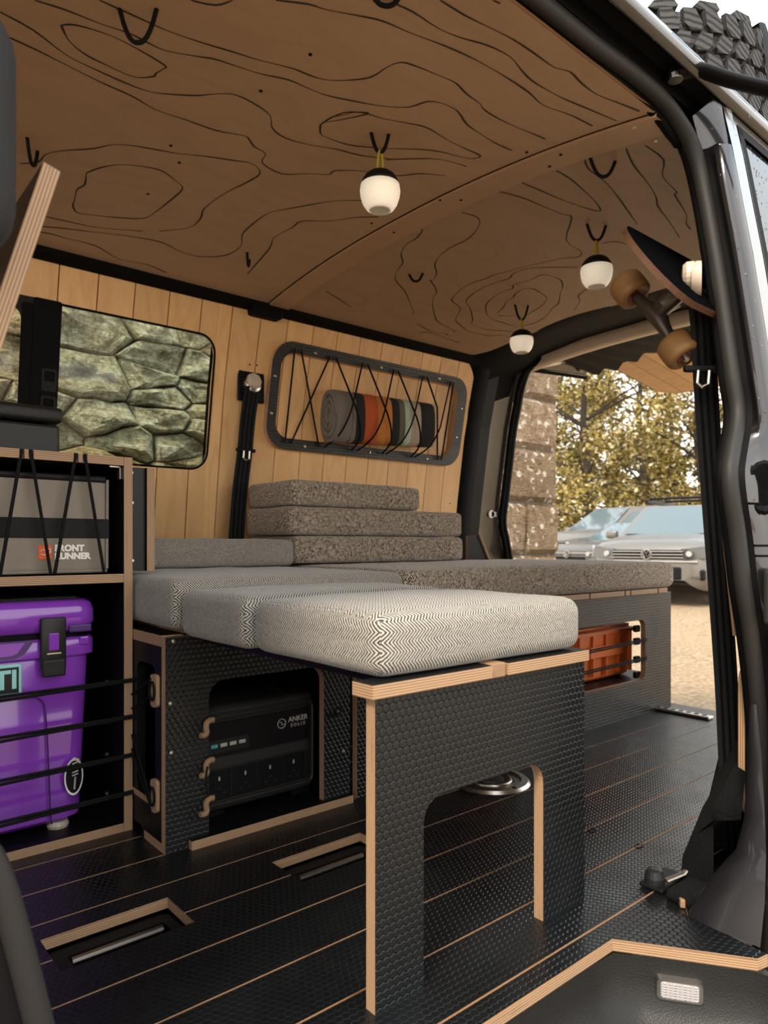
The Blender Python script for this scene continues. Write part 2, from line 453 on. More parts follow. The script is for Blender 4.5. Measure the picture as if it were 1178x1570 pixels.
MATS['hex_black_ply'].node_tree.nodes['Principled BSDF'].inputs['Specular IOR Level'].default_value = .45
yellow = pm('yellow_cord', (.42, .32, .03), .7)

# ================================================================== STRUCTURE
# ---------- floor: ply slab, black film planks on top with the birch showing in the joints
R1 = (.292, .493, 1.05, 1.152); R2 = (.698, .91, 1.05, 1.152)
FX0, FX1 = -.6, 2.556
near_edge = [(FX0, .593), (.958, .593), (1.073, .429), (1.096, .424), (1.112, .552), (1.19, .60), (1.19, .53), (FX1, .53)]
hole1 = [(R1[0], R1[2]), (R1[1], R1[2]), (R1[1], R1[3]), (R1[0], R1[3])]
hole2 = [(R2[0], R2[2]), (R2[1], R2[2]), (R2[1], R2[3]), (R2[0], R2[3])]
floor = panel('floor', near_edge+[(FX1, 2.1), (FX0, 2.1)], -.018, -.0022, 'z', (tan, pedge), holes=[hole1, hole2])
struct(floor)
ys = [.6285+.1143*i for i in range(14)]
g = .0014
def plank(poly): panel('floor_plank', poly, -.0022, 0.0, 'z', (hexfloor, pedge), floor)
plank([(FX0, .5935), (.9578, .5935), (1.0725, .4295), (1.096, .4245), (1.1115, .5525), (1.19, .6005), (1.19, ys[0]-g), (FX0, ys[0]-g)])
plank([(1.1905, .5305), (FX1, .5305), (FX1, ys[0]-g), (1.1905, ys[0]-g)])
for i in range(13):
    a, b_ = ys[i]+g, min(ys[i+1]-g, 2.1)
    if b_-a < .01: continue
    if i == 3:   # notch on the far side
        y = R1[2]
        plank([(FX0, a), (FX1, a), (FX1, b_), (R2[1], b_), (R2[1], y), (R2[0], y), (R2[0], b_), (R1[1], b_), (R1[1], y), (R1[0], y), (R1[0], b_), (FX0, b_)])
    elif i == 4:
        y = R1[3]
        plank([(FX0, a), (R1[0], a), (R1[0], y), (R1[1], y), (R1[1], a), (R2[0], a), (R2[0], y), (R2[1], y), (R2[1], a), (FX1, a), (FX1, b_), (FX0, b_)])
    else: plank([(FX0, a), (FX1, a), (FX1, b_), (FX0, b_)])
# sub floor under the recesses
sub = mk('underfloor', box(FX0, FX1, .62, 2.1, -.075, -.045), blackm, floor)
# ---------- far wall: planks 100 mm wide following the tumblehome, with the window cut out
WX0, WX1, WZ0, WZ1, WR = -.12, .998, .832, 1.234, .055
def cut(x):
    if x <= WX0 or x >= WX1: return None
    d = min(x-WX0, WX1-x)
    if d >= WR: return (WZ0, WZ1)
    q = WR-math.sqrt(max(WR*WR-(WR-d)**2, 0)); return (WZ0+q, WZ1-q)
zend = [(.3, 1.352)]
def rear_top(x):   # rounded upper rear corner of the lining
    x1 = 2.145; r = .12
    if x < x1-r: return 1.352
    d = min(x-(x1-r), r); return 1.352-r+math.sqrt(max(r*r-d*d, 0))
wall_far = mk('wall_far', ([(x, wally(z)+.013, z) for x in (-.62, 2.3) for z in (-.05, .3, .5, .8)]+[(x, wally(z)+.013, z) for x in (-.62, 2.3) for z in (1.25, 1.33, 1.42)],
    [(i, i+1, i+5, i+4) for i in range(3)]+[(8, 9, 12, 11), (9, 10, 13, 12)]), blackm)
V, F = wall_far.data, None
struct(wall_far)
# sides of the opening in the dark backing
def wstrip(xa, xb, za, zb, off, n=6):
    zs = [za+(zb-za)*i/n for i in range(n+1)]
    v = [(x, wally(z)+off, z) for x in (xa, xb) for z in zs]; return v, [(i, i+1, i+n+2, i+n+1) for i in range(n)]
mk('wall_backing', join(wstrip(WX1, 2.3, .8, 1.25, .013), wstrip(-.62, WX0, .8, 1.25, .013)), blackm, wall_far)
def board(xa, xb, zlo_f, zhi_f, n):
    nz = 8; th = .012; V = []; F = []
    for i in range(n+1):
        x = xa+(xb-xa)*i/n; a, b_ = zlo_f(x), zhi_f(x)
        for k in range(nz+1):
            z = a+(b_-a)*k/nz; V.append((x, wally(z), z)); V.append((x, wally(z)+th, z))
    s = 2*(nz+1)
    for i in range(n):
        for k in range(nz):
            p = i*s+2*k; q = p+s
            F.append((p, q, q+2, p+2)); F.append((p+1, p+3, q+3, q+1))
        p = i*s; q = p+s; F.append((p, p+1, q+1, q)); p += 2*nz; q += 2*nz; F.append((p, q, q+1, p+1))
    for i in (0, n):
        for k in range(nz):
            p = i*s+2*k; F.append((p, p+2, p+3, p+1) if i == 0 else (p, p+1, p+3, p+2))
    mk('plank', (V, F), birch, wall_far)
edges = [-.56+.1*i for i in range(28)]
for a, b_ in zip(edges, edges[1:]):
    a2, b2 = a+.0017, min(b_-.0017, 2.145)
    if a2 > 2.13: continue
    if b2 > 2.1: b2 = 2.145
    if b2 <= WX0 or a2 >= WX1:
        board(a2, b2, lambda x: .3, rear_top, 10 if b2 > 2.0 else 1)
    else:
        if b2 > WX1 and cut(b2) is None:
            pass
        segs = [(a2, b2)]
        if a2 < WX1 < b2: segs = [(a2, WX1), (WX1, b2)]
        if a2 < WX0 < b2: segs = [(a2, WX0), (WX0, b2)]
        for sa, sb in segs:
            if sb <= WX0+1e-6 or sa >= WX1-1e-6: board(sa, sb, lambda x: .3, rear_top, 1)
            else:
                near = (sb > WX1-WR-.001 or sa < WX0+WR+.001)
                lo = lambda x: (cut(min(max(x, WX0+1e-5), WX1-1e-5)))[0]
                hi = lambda x: (cut(min(max(x, WX0+1e-5), WX1-1e-5)))[1]
                board(sa, sb, lambda x: .3, lo, 10 if near else 1); board(sa, sb, hi, rear_top, 10 if near else 1)
# screws in the wall
def disc(p, nrm, r, h, n=10): return lathe([(r, 0), (r*.85, h)], p, n, nrm)
for (u, v) in [(90, 397), (180, 425), (285, 449), (391, 484), (403, 488), (383, 559), (394, 560), (563, 516), (638, 648), (660, 541), (690, 772), (655, 575)]:
    p = onwall(u, v); mk('screw', disc(p, (0, -1, .15), .0032, .0012), rubber_d, wall_far)
# black rail along the top of the far wall and its notch
def beam(xa, xb, prof, name, m, parent=None, kind=True):
    v = [(x, y, z) for x in (xa, xb) for y, z in prof]; n = len(prof)
    o = mk(name, (v, [(i, (i+1) % n, n+(i+1) % n, n+i) for i in range(n)]+[tuple(range(n-1, -1, -1)), tuple(range(n, 2*n))]), m, parent)
    return struct(o) if kind else o
beam(-.6, 2.16, [(1.915, 1.338), (1.915, 1.362), (1.96, 1.375), (1.965, 1.33), (1.937, 1.328)], 'trim_1', rubber_d)
rail_clip = mk('rail_clip', rbox(1.09, 1.2, 1.905, 1.955, 1.312, 1.345, .01), rubber_d, bpy.data.objects['trim_1'])
# ---------- window in the far wall
window = struct(mk('window_1', join(wstrip(.545, 1.0, .83, 1.236, .016, 6)), glass_g))
sl = mk('sliding_pane', wstrip(-.1, .478, .845, 1.22, .03, 6), glassmat('clear_window_glass', (.97, .92, .74)), window)
def wrect(outer, hole, off0, off1, m, name, parent):
    fn = lambda q: Vector((q.x, wally(q.z)+q.y, q.z))
    return panel(name, outer, off0, off1, 'y', (m, m), parent, holes=[hole] if hole else [], fn=fn)
wrect(rr(-.12, .545, .83, 1.236, .02), rr(-.08, .462, .86, 1.215, .03), -.004, .026, blackm, 'window_frame', window)
wrect(rr(.483, .549, .83, 1.236, .004), None, -.010, .0, rubber_d, 'mullion', window)
wrect(rr(.455, .483, .845, 1.22, .008), None, -.008, -.003, rubber_d, 'pane_seal', window)
for zc in (1.035, .965): wrect(rr(.508, .546, zc-.03, zc+.028, .006), rr(.514, .54, zc-.004, zc+.022, .004), -.018, -.010, blackm, 'latch', window)
# thin black gasket round the fixed pane
gp = [(x, wally(z)+.002, z) for x, z in rr(.55, .9985, .833, 1.2335, [.055, .055, .004, .004], 8)]
mk('gasket', tube(gp, .0035, 6, closed=True), rubber_d, window)
# ---------- ceiling: front panel, cross strip, rear panel
def ceilmesh(xa, xb, ya, yb, off=0.0, th=.006, corner=None, nx=8):
    ny = 28; V = []; F = []; U = []
    for s in (0, 1):
        for i in range(ny+1):
            y = ya+(yb-ya)*i/ny
            for j in range(nx+1):
                xe = xb
                if corner:
                    r = corner; d = max(0, r-(yb-y)); xe = xb-(r-math.sqrt(max(r*r-d*d, 0)))
                V.append((xa+(xe-xa)*j/nx, y, ceilz(y)-off+s*th))
    m = (ny+1)*(nx+1)
    for i in range(ny):
        for j in range(nx):
            p = i*(nx+1)+j; q = p+nx+1
            F.append((p, q, q+1, p+1)); F.append((m+p, m+p+1, m+q+1, m+q))
    for i in range(ny):
        for j in (0, nx):
            p = i*(nx+1)+j; q = p+nx+1
            F.append((p, p+m, q+m, q) if j == 0 else (p, q, q+m, p+m))
    return V, F
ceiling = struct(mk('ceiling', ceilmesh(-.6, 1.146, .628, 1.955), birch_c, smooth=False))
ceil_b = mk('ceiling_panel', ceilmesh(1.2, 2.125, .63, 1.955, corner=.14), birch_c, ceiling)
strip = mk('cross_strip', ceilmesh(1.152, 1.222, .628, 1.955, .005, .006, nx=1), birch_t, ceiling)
mk('joint_shadow_gap', ceilmesh(1.14, 1.156, .63, 1.95, -.006, .004, nx=1), rubber_d, ceiling)
def C1(*p): return [(a/1.9633, b/1.9633) for a, b in p]
def C2(*p): return [(500+a/1.7375, b/1.7375) for a, b in p]
def C3(*p): return [(640+a/4.531, 420+b/4.531) for a, b in p]
LA = [
 C1((0,35),(100,90),(200,165),(280,205),(380,250),(450,275),(500,282),(590,287),(650,282),(710,285),(780,320),(815,350),(820,385),(860,415),(930,435),(1010,448),(1090,468),(1178,478))+C2((160,425),(250,422),(310,425),(375,443)),
 C1((0,100),(100,145),(200,195),(300,245),(400,290),(470,330),(560,360),(650,392),(720,405),(745,412),(765,440),(800,462),(790,490),(850,523),(930,522),(990,525),(1010,513),(1100,515))+C2((190,468),(250,462),(320,468)),
 C1((185,75),(230,75),(330,105),(420,150),(495,195),(495,205),(470,220),(460,230),(400,230),(310,190),(260,165),(215,130),(195,100),(185,75)),
 C1((105,0),(200,30),(300,70),(390,100),(440,125),(500,152),(600,170),(650,178),(740,208),(800,225),(870,240),(940,270))+C2((0,253),(80,270),(150,282),(220,285),(270,270),(310,275),(350,295),(375,330),(410,355),(450,380),(495,400)),
 C1((300,0),(400,45),(500,90),(600,125),(700,155),(780,180),(880,205),(930,225))+C2((0,212),(60,213),(120,205),(160,180),(195,166),(230,172),(300,200),(345,220),(375,250),(410,275),(420,290),(450,310),(500,335),(550,355),(585,370)),
 C1((575,0),(650,15),(700,0)),
 C1((830,0),(930,12))+C2((0,25),(80,40),(150,55),(220,85),(300,115),(360,140),(420,170),(480,205),(540,245),(580,280),(650,305),(710,335)),
 C2((180,8),(230,30),(300,75),(360,100),(430,120),(490,150),(520,185),(550,215),(600,245),(640,265),(700,290),(775,322)),
 C2((305,0),(370,40),(430,70),(500,105),(560,145),(610,180),(650,190),(680,220),(720,250),(770,270),(860,305)),
 C2((445,0),(510,28)),
 C1((60,492),(115,487),(140,463),(200,452),(280,447),(340,435),(400,438),(470,450),(540,462),(620,470),(700,482),(760,492),(783,522),(740,550),(680,580),(615,627),(605,655),(570,685),(480,695)),
 C1((260,520),(300,505),(360,495),(440,502),(490,515),(530,545),(550,568),(510,605),(465,640),(430,657),(360,655),(290,648),(235,640),(220,620),(225,600),(232,570),(255,555),(260,520)),
 C1((130,650),(200,665),(300,685),(430,695)),
 C1((115,680),(200,688),(300,700),(420,715),(490,730),(540,755),(600,772),(680,768),(725,740),(730,705),(760,675),(810,640),(870,628),(940,615),(1000,605),(1085,603))+C2((190,533)),
 C1((115,697),(160,705),(210,720),(250,728),(300,745),(360,780),(440,795),(500,820)),
 C1((745,825),(810,750),(825,715),(880,685),(910,665),(1000,665),(1060,655),(1140,652)),
 C1((965,375),(1000,352),(1035,345),(1070,337),(1110,342))+C2((0,325),(45,300),(100,300),(150,315),(220,328),(270,340),(320,370),(370,395),(412,415),(380,422),(320,407),(260,398),(160,395),(120,392),(60,385),(0,365))+C1((965,400),(965,375)),
]
LB = [
 C2((440,505),(520,525),(580,550),(630,570),(655,580),(640,640),(680,670),(670,685),(620,690))+C3((560,0),(480,30),(340,80),(260,150),(240,185),(300,240),(265,315),(290,345),(350,395),(430,415),(510,430),(590,425),(640,435)),
 C2((505,480),(560,502),(620,528),(680,550),(730,562),(720,540),(690,510),(650,475),(600,447)),
 C2((690,425),(700,450),(740,480),(775,520),(800,555),(830,597)),
 C2((800,395),(820,440),(860,490),(880,525),(885,550),(915,590),(942,632)),
 C2((850,387),(900,425),(897,470),(935,510),(930,520),(960,570),(960,595),(972,610)),
 C2((323,555),(380,570),(405,580),(408,600),(380,635),(330,660),(300,685),(290,705),(295,730),(280,750))+C3((88,40),(135,120),(105,190),(125,300),(150,335),(220,375),(265,400)),
 C2((240,595),(258,610),(240,635),(215,650),(200,675),(205,700),(190,720),(185,745),(210,775),(225,810),(235,834)),
 C2((0,775),(40,800),(70,820)),
 C2((672,712),(600,712),(540,715))+C3((665,0),(640,30),(530,65),(420,115),(350,170),(340,200),(370,245),(385,320),(380,350),(480,385),(600,395),(680,402)),
 C3((900,5),(850,10),(780,45),(670,75),(665,100),(580,130),(500,185),(475,230),(490,290),(540,320),(620,345),(690,365),(760,355),(840,330),(910,280),(940,235),(980,205),(995,130),(1010,90),(1000,45),(950,20),(900,5)),
 C3((555,270),(600,230),(620,190),(665,165),(680,140),(730,108),(790,100),(840,120),(900,165),(870,215),(810,255),(740,290),(640,290),(560,288)),
 C3((1178,105),(1120,150),(1130,190),(1090,250)),
 C3((0,345),(70,385),(130,405),(200,415),(210,425)), C3((10,410),(60,403),(130,420),(240,460),(300,475)),
 C2((735,648),(770,643),(800,650)),
]
def grooves(lines, parent, x0, x1, width):
    for ln in lines:
        P = smoothpath([onceil(u, v) for u, v in ln], 3)
        P = [p for p in P if x0 < p.x < x1 and .64 < p.y < 1.94]
        if len(P) < 2: continue
        V = []; F = []
        for i, p in enumerate(P):
            t = (P[min(i+1, len(P)-1)]-P[max(i-1, 0)]); n = Vector((-t.y, t.x, 0)).normalized()*width*(.8+.35*math.sin(i*.7))
            for s in (-1, 1):
                q = p+n*s; q.z = ceilz(q.y)-.0005; V.append(q)
        for i in range(len(P)-1): F.append((2*i, 2*i+1, 2*i+3, 2*i+2))
        mk('routed_groove', (V, F), groove_m, parent)
grooves(LA, ceiling, -.6, 1.143, .0019); grooves(LB, ceil_b, 1.225, 2.12, .0019)
for (u, v) in [(227, 297), (275, 249), (400, 139), (476, 83), (262, 223), (707, 303), (675, 303), (860, 233), (808, 233), (843, 251), (570, 342), (604, 353), (602, 318)]:
    p = onceil(u, v); p.z = ceilz(p.y)-(.0055 if 1.15 < p.x < 1.225 else .0003); mk('screw', disc(p, (0, 0, -1), .0035, .0012), rubber_d, ceiling)
for (u, v) in [(973, 191), (1006, 212)]:
    p = onceil(u, v); p.z = ceilz(p.y)-.005; mk('screw', disc(p, (0, 0, -1), .004, .001), screw_m, ceiling)
# ---------- rear end: black header lining, rear lip, far D pillar
hd = []
for y, z in [(.6, 1.36), (.7, 1.385), (.9, 1.402), (1.29, 1.412), (1.65, 1.402), (1.85, 1.375), (1.96, 1.31), (2.0, 1.2)]:
    hd.append((y, z))
def loft(cols):
    n = len(cols[0]); V = [p for c in cols for p in c]; F = []
    for i in range(len(cols)-1):
        for k in range(n-1): F.append((i*n+k, i*n+k+1, (i+1)*n+k+1, (i+1)*n+k))
    return V, F
struct(mk('trim_2', loft([[(2.09, y, ceilz(y)+.006 if y < 1.84 else z+.02) for y, z in hd], [(2.12, y, ceilz(y)+.001 if y < 1.84 else z+.005) for y, z in hd],
    [(2.2, y, z-.004) for y, z in hd], [(2.42, y-.0, z+.024) for y, z in hd], [(2.455, y, z+.03) for y, z in hd]]), rubber_d, smooth=True))
# black D pillar trim and painted jamb
zz = [.3, .5, .62, .7, .8, .95, 1.1, 1.2, 1.27, 1.32, 1.36]
def col_at(x_f, off): return [(x_f(z), wally(z)+off, z) for z in zz]
struct(mk('trim_3', loft([col_at(lambda z: 2.13, .004), col_at(lambda z: 2.15, -.012), col_at(lambda z: 2.215+.05*max(0, (.62-z))/.3, -.010), col_at(lambda z: 2.235+.08*max(0, (.7-z))/.3, .012)]), rubber_d, smooth=True))
jamb = struct(mk('wall_jamb', loft([col_at(lambda z: 2.23+.09*max(0, (.7-z))/.3, .012), col_at(lambda z: 2.245+.09*max(0, (.7-z))/.3, .026), col_at(lambda z: 2.40+.13*max(0, (.7-z))/.3, .026), col_at(lambda z: 2.415+.13*max(0, (.7-z))/.3, .01)]), paint_in, smooth=True))
sealp = [(2.425+.13*max(0, (.7-z))/.3, wally(z)+.002, z) for z in zz[:-2]]+[(2.43, 1.93, 1.34), (2.445, 1.90, 1.37), (2.46, 1.86, 1.395)]
mk('opening_seal', tube(smoothpath(sealp, 4), .012, 8), rubber_d, jamb)
mk('opening_seal_lip', tube(smoothpath([Vector(p)+Vector((.024, -.004 if p[2] < 1.33 else 0, .006 if p[2] > 1.33 else 0)) for p in sealp], 4), .009, 8), blackm, jamb)
ly = [.62+.134*i for i in range(11)]
def lz(y): return 1.425-.035*abs((y-1.29)/.65)**2.5
lip = struct(mk('trim_4', loft([[(2.462, y, lz(y)+.03) for y in ly], [(2.450, y, lz(y)+.014) for y in ly], [(2.450, y, lz(y)-.026) for y in ly], [(2.465, y, lz(y)-.034) for y in ly], [(2.50, y, lz(y)-.03) for y in ly]]), pm('lip_paint_daylit', (.78, .62, .46), .4), smooth=True))  # light from outside is put into the lip's pale colour
for (u, v) in [(788, 610), (792, 633), (749, 628), (752, 660), (749, 693)]:
    pass
# white hinge bracket on the jamb
hp = onwall(748, 795, -.02)
br = mk('jamb_bracket', join(lathe([(.018, 0), (.018, .006)], hp+Vector((.02, 0, .02)), 14, (0, -1, 0)), box(hp.x+.02, hp.x+.10, hp.y-.006, hp.y, hp.z+.008, hp.z+.03)), white_m, jamb)
# small ply upright behind the stacked cushions
panel_up = panel('ply_upright', [(2.14, .45), (2.31, .45), (2.20, .64), (2.14, .635)], 1.992, 2.004, 'y', (smoothply, pedge)); tag(panel_up, 'black board with a pale ply edge at the foot of the rear pillar', 'board')
mk('board_edge', tube([(2.315, 1.989, .45), (2.205, 1.989, .64)], .006, 6), pedge, panel_up)
# ---------- outer roof, far outer skin, front bulkhead (cab side)
roofc = [(.56, 1.41), (.585, 1.455), (.65, 1.485), (.8, 1.51), (1.29, 1.53), (1.78, 1.51), (1.93, 1.485), (1.995, 1.455), (2.03, 1.36)]
roof = struct(mk('roof', loft([[(x, y, z) for y, z in roofc] for x in (-1.4, 2.5)]), paint, smooth=True))
fs = [(2.03, 1.36), (2.06, 1.28), (2.1, 1.1), (2.13, .9), (2.14, .8), (2.15, .5), (2.14, .1), (2.1, -.3)]
def skin_far(xa, xb, z0, z1):
    pts = [(interp([(b, a) for a, b in fs[::-1]], z), z) for z in [z0+(z1-z0)*i/6 for i in range(7)]]
    return loft([[(xa, y, z) for y, z in pts], [(xb, y, z) for y, z in pts]])
struct(mk('wall_outer_far', join(skin_far(-1.4, 2.45, -.3, .80), skin_far(-1.4, 2.45, 1.26, 1.36), skin_far(1.03, 2.45, .8, 1.26), skin_far(-1.4, -.15, .8, 1.26)), paint))
struct(mk('wall_front', join(box(-1.25, -1.2, .5, 2.1, -.05, .62)), blackm))
struct(mk('floor_front', box(-1.25, FX0, .5, 2.1, -.06, -.02), felt))

# ================================================================== DOOR OPENING (near side)
# seal path, in metres
def ys_(z): return yo(z)+.052
sp_px = [(1064,230),(1081,299),(1099,403),(1110,478),(1116,520),(1124,580),(1131,625),(1130,655),(1123,694),(1119,725),(1122,762),(1131,822),(1140,900),(1151,970),(1163,1080),(1170,1200),(1173,1300),(1175,1400),(1176,1480)]
seal3 = []
for u, v in sp_px:
    y = .56
    for i in range(12): p = W(u, v, y=y); y = ys_(p.z)
    seal3.append(p)
top3 = [Vector((x, .622, 1.372)) for x in (-.3, .0, .3, .6, .8, .94)]+[Vector((1.06, .620, 1.374)), Vector((1.15, .617, 1.366)), Vector((1.20, .612, 1.345))]
sealpath = smoothpath(top3+seal3, 5)
seal = struct(mk('trim_5', tube(sealpath, .0135, 12, flat=1.0), rubber, smooth=True), 'grey rubber door seal bulb')
inner = [p+Vector((.010 if i > 40 else 0, .018, .002 if p.z < 1.33 else -.008)) for i, p in enumerate(sealpath)]
mk('seal_lip', tube(inner, .010, 10), rubber_d, seal, smooth=True)
# pillar jamb and outer skin lofted from the seal outwards
lowp = [p for p in smoothpath(seal3, 5)]
c0 = [p+Vector((.008, -.006, 0)) for p in lowp]
c1 = [Vector((p.x+.013, p.y-.019, p.z)) for p in lowp]
c2 = [Vector((1.232 if p.z < 1.25 else 1.232+.25*(p.z-1.25), yo(p.z)+.018, p.z)) for p in lowp]
c3 = [Vector((1.246 if p.z < 1.25 else 1.246+.25*(p.z-1.25), yo(p.z)+.004, p.z)) for p in lowp]
c4 = [Vector((1.272, yo(p.z), p.z)) for p in lowp]
pillar = struct(mk('wall_pillar', loft([c0, c1]), rubber_d, smooth=True))
mk('jamb_paint', loft([c1, [a.lerp(b, .5)+Vector((0, -.003, 0)) for a, b in zip(c1, c2)], c2, c3, c4]), paint, pillar, smooth=True)
# inner pillar trim (black) behind the seal
mk('pillar_trim', loft([[p+Vector((.012, .02, 0)) for p in lowp], [p+Vector((.03, .022, 0)) for p in lowp], [Vector((1.36, p.y+.01, p.z)) for p in lowp]]), rubber_d, pillar, smooth=True)
# roof rail channel and gutter over the door
xs = [-.3, .2, .6, .9, 1.1, 1.2, 1.3]
def run(y, z): return [Vector((x, y, z)) for x in xs]
chan = struct(mk('trim_6', loft([run(.610, 1.380), run(.606, 1.405), run(.585, 1.412), run(.580, 1.40), run(.566, 1.385)]), rubber_d))
rx = [-.3, .2, .6, .9, 1.1, 1.3, 1.8, 2.45]
gut = struct(mk('trim_7', loft([[(x, .566, 1.385) for x in rx], [(x, .556, 1.388) for x in rx], [(x, .552, 1.402) for x in rx], [(x, .557, 1.412) for x in rx], [(x, .562, 1.405) for x in rx], [(x, .568, 1.41) for x in rx], [(x, .575, 1.44) for x in rx]]), paint, smooth=True))
# upper corner piece between channel and pillar
mk('corner_panel', loft([[Vector((1.225, .60, 1.36)), Vector((1.24, .598, 1.33)), Vector((1.25, .59, 1.29))], [Vector((1.245, .572, 1.385)), Vector((1.25, .566, 1.35)), Vector((1.262, .557, 1.29))], [Vector((1.30, .566, 1.39)), Vector((1.30, .56, 1.35)), Vector((1.29, .55, 1.29))]]), paint, pillar, smooth=True)
# rear quarter skin with window
zq = [-.4, -.1, .2, .5, .7, .80]
qs = struct(mk('wall_quarter', loft([[(x, yo(z), z) for z in zq] for x in (1.27, 1.9, 2.45)]), paint, smooth=True))
zt = [.80, .9, 1.0, 1.1, 1.2, 1.3, 1.36]
mk('window_post', loft([[(x, yo(z), z) for z in zt] for x in (1.27, 1.318)]), paint, qs, smooth=True)
mk('window_post_rear', loft([[(x, yo(z), z) for z in zt] for x in (2.28, 2.45)]), paint, qs, smooth=True)
mk('header_skin', loft([[(x, yo(z), z) for z in (1.36, 1.39, 1.42)] for x in (1.27, 2.45)]), paint, qs, smooth=True)
qg = struct(mk('window_2', loft([[(x, yo(z)+.004, z) for z in zt] for x in (1.33, 1.7, 2.27)]), glass_q, smooth=True))
mk('window_gasket', loft([[(x, yo(z)-.001, z) for z in zt] for x in (1.316, 1.337)]), rubber_d, qg, smooth=True)
mk('window_gasket', loft([[(x, yo(z)-.001, z) for z in (1.345, 1.365)] for x in (1.316, 2.28)]), rubber_d, qg, smooth=True)
# door striker recess and seams on the pillar
p = W(1170, 748, y=.478); mk('latch_recess', lathe([(.030, 0), (.026, .004), (.02, .0)], p+Vector((-.004, -.004, 0)), 16, (-.75, -.6, 0), (1, 1.5)), rubber_d, pillar)
for z_ in (.665, .60, .585):
    pts = [a.lerp(b, t) for a, b in [(min(c1, key=lambda q: abs(q.z-z_)), min(c2, key=lambda q: abs(q.z-z_)))] for t in (0, .5, 1)]+[min(c3, key=lambda q: abs(q.z-z_)), min(c4, key=lambda q: abs(q.z-z_))]
    mk('panel_seam', tube([q+Vector((-.002, -.002, 0)) for q in pts], .0022, 6), rubber_d, pillar)
mk('hinge_cover', rbox(1.205, 1.25, .435, .475, .47, .56, .006), dgrey, pillar)
# painted foot of the pillar and its carpet
fl = [W(1055, 1405, z=.001), W(1093, 1352, x=1.145), W(1128, 1312, x=1.172), W(1141, 1262, x=1.186), W(1146, 1165, x=1.196), W(1149, 1080, x=1.20)]
fr0 = [W(1166, 1453, z=.001), W(1173, 1385, x=1.15), W(1175, 1310, x=1.175), W(1173, 1250, x=1.187), W(1168, 1160, x=1.196), W(1160, 1080, x=1.20)]
foot = mk('pillar_foot', loft([[p+Vector((.03, .012, 0)) for p in fl], fl, [a.lerp(b, .5)+Vector((-.004, 0, 0)) for a, b in zip(fl, fr0)], fr0]), paint_pl, pillar, smooth=True)
mk('foot_carpet', rbox(1.13, 1.25, .557, .603, .0, .018, .008), felt, pillar)
# wheel arch in felt
arch = []
for i in range(13):
    x = 1.205+.85*i/12; yi = interp([(1.2, .607), (1.3, .632), (1.5, .695), (1.7, .715), (2.1, .70)], x)+.006*math.sin(i*1.9); k = math.sin(PI*min(max((x-1.1)/1.05, 0), 1))
    h = .05+.24*k**.8
    arch.append([Vector((x, yi+.004, .001)), Vector((x, yi, .05)), Vector((x, yi-.025, .05+(h-.05)*.5)), Vector((x, yi-.06, .05+(h-.05)*.85)), Vector((x, yi-.1, h)), Vector((x, .555, h+.01))])
ar = mk('wheel_arch', loft([[Vector((p.x+.003, .555, p.z)) for p in arch[0]]]+arch), felt, smooth=True)
tag(ar, 'black felt covered wheel arch beside the door pillar', 'wheel arch')
# near side lining boards, seen on edge
l1 = panel('lining_board', [(1.212, .70), (1.232, .59), (1.268, .44), (1.9, .42), (1.9, .72), (1.26, .735)], .537, .549, 'y', (birch, pedge)); struct(l1)
l1.name = 'wall_near'
panel('lining_board', rr(1.292, 1.95, .11, .385, [.02, .02, .03, .05]), .538, .55, 'y', (felt, pedge), l1)
# ---------- entrance step
stp = []
edgeT = [(-.45, .5935), (.2, .5935), (.6, .5935), (.90, .5935), (.955, .590), (.985, .555), (1.03, .49), (1.07, .435), (1.075, .40)]
dirs = [(0, -1)]*4+[(-.5, -.85), (-.75, -.66), (-.82, -.57), (-.82, -.57), (-.82, -.57)]
for k, (dn, dz) in enumerate([(0.0, -.019), (.002, -.05), (.010, -.085), (.03, -.11), (.07, -.125), (.16, -.13), (.30, -.132)]):
    stp.append([(x+d[0]*dn*1.0, y+d[1]*dn, dz) for (x, y), d in zip(edgeT, dirs)])
step = struct(mk('floor_step', loft(stp), leather, smooth=True), 'black grained plastic entrance step')
mk('step_rim', tube([(1.078, .425, -.02), (1.082, .39, -.04), (1.085, .34, -.10), (1.085, .28, -.128)], .006, 8), leather, step)
sl_ = thing('step_light', 'clear rectangular courtesy light set in the black entrance step', 'light', (1.008, .514, -.058))
n_ = Vector((-.82, -.57, 0)); tx = Vector((.57, -.82, 0))
def steplamp(w_, h_, d0, d1, r):
    P = rr(-w_, w_, -h_, h_, r, 4); c = Vector((1.008, .514, -.058)); n = len(P)
    v = [c+tx*a+Vector((0, 0, b))+n_*d0 for a, b in P]+[c+tx*a*.93+Vector((0, 0, b*.9))+n_*d1 for a, b in P]
    return v, [tuple(range(n, 2*n))]+[(i, (i+1) % n, n+(i+1) % n, n+i) for i in range(n)]
mk('bezel', steplamp(.034, .0165, -.004, .008, .007), steel, sl_)
lens = pm('prism_lens', (.45, .42, .43), .15); NBl = NB(lens); ck = NBl.n('ShaderNodeTexVoronoi', distance='CHEBYCHEV'); NBl.l(NBl.coord('Object'), ck.inputs['Vector']); ck.inputs['Scale'].default_value = 260; ck.inputs['Randomness'].default_value = 0
NBl.bump(ck.outputs['Distance'], 1.0, .004)
lens.node_tree.nodes['Principled BSDF'].inputs['Emission Color'].default_value = (1, .9, .85, 1); lens.node_tree.nodes['Principled BSDF'].inputs['Emission Strength'].default_value = .0
mk('lens', steplamp(.0275, .0125, .006, .0095, .004), lens, sl_)
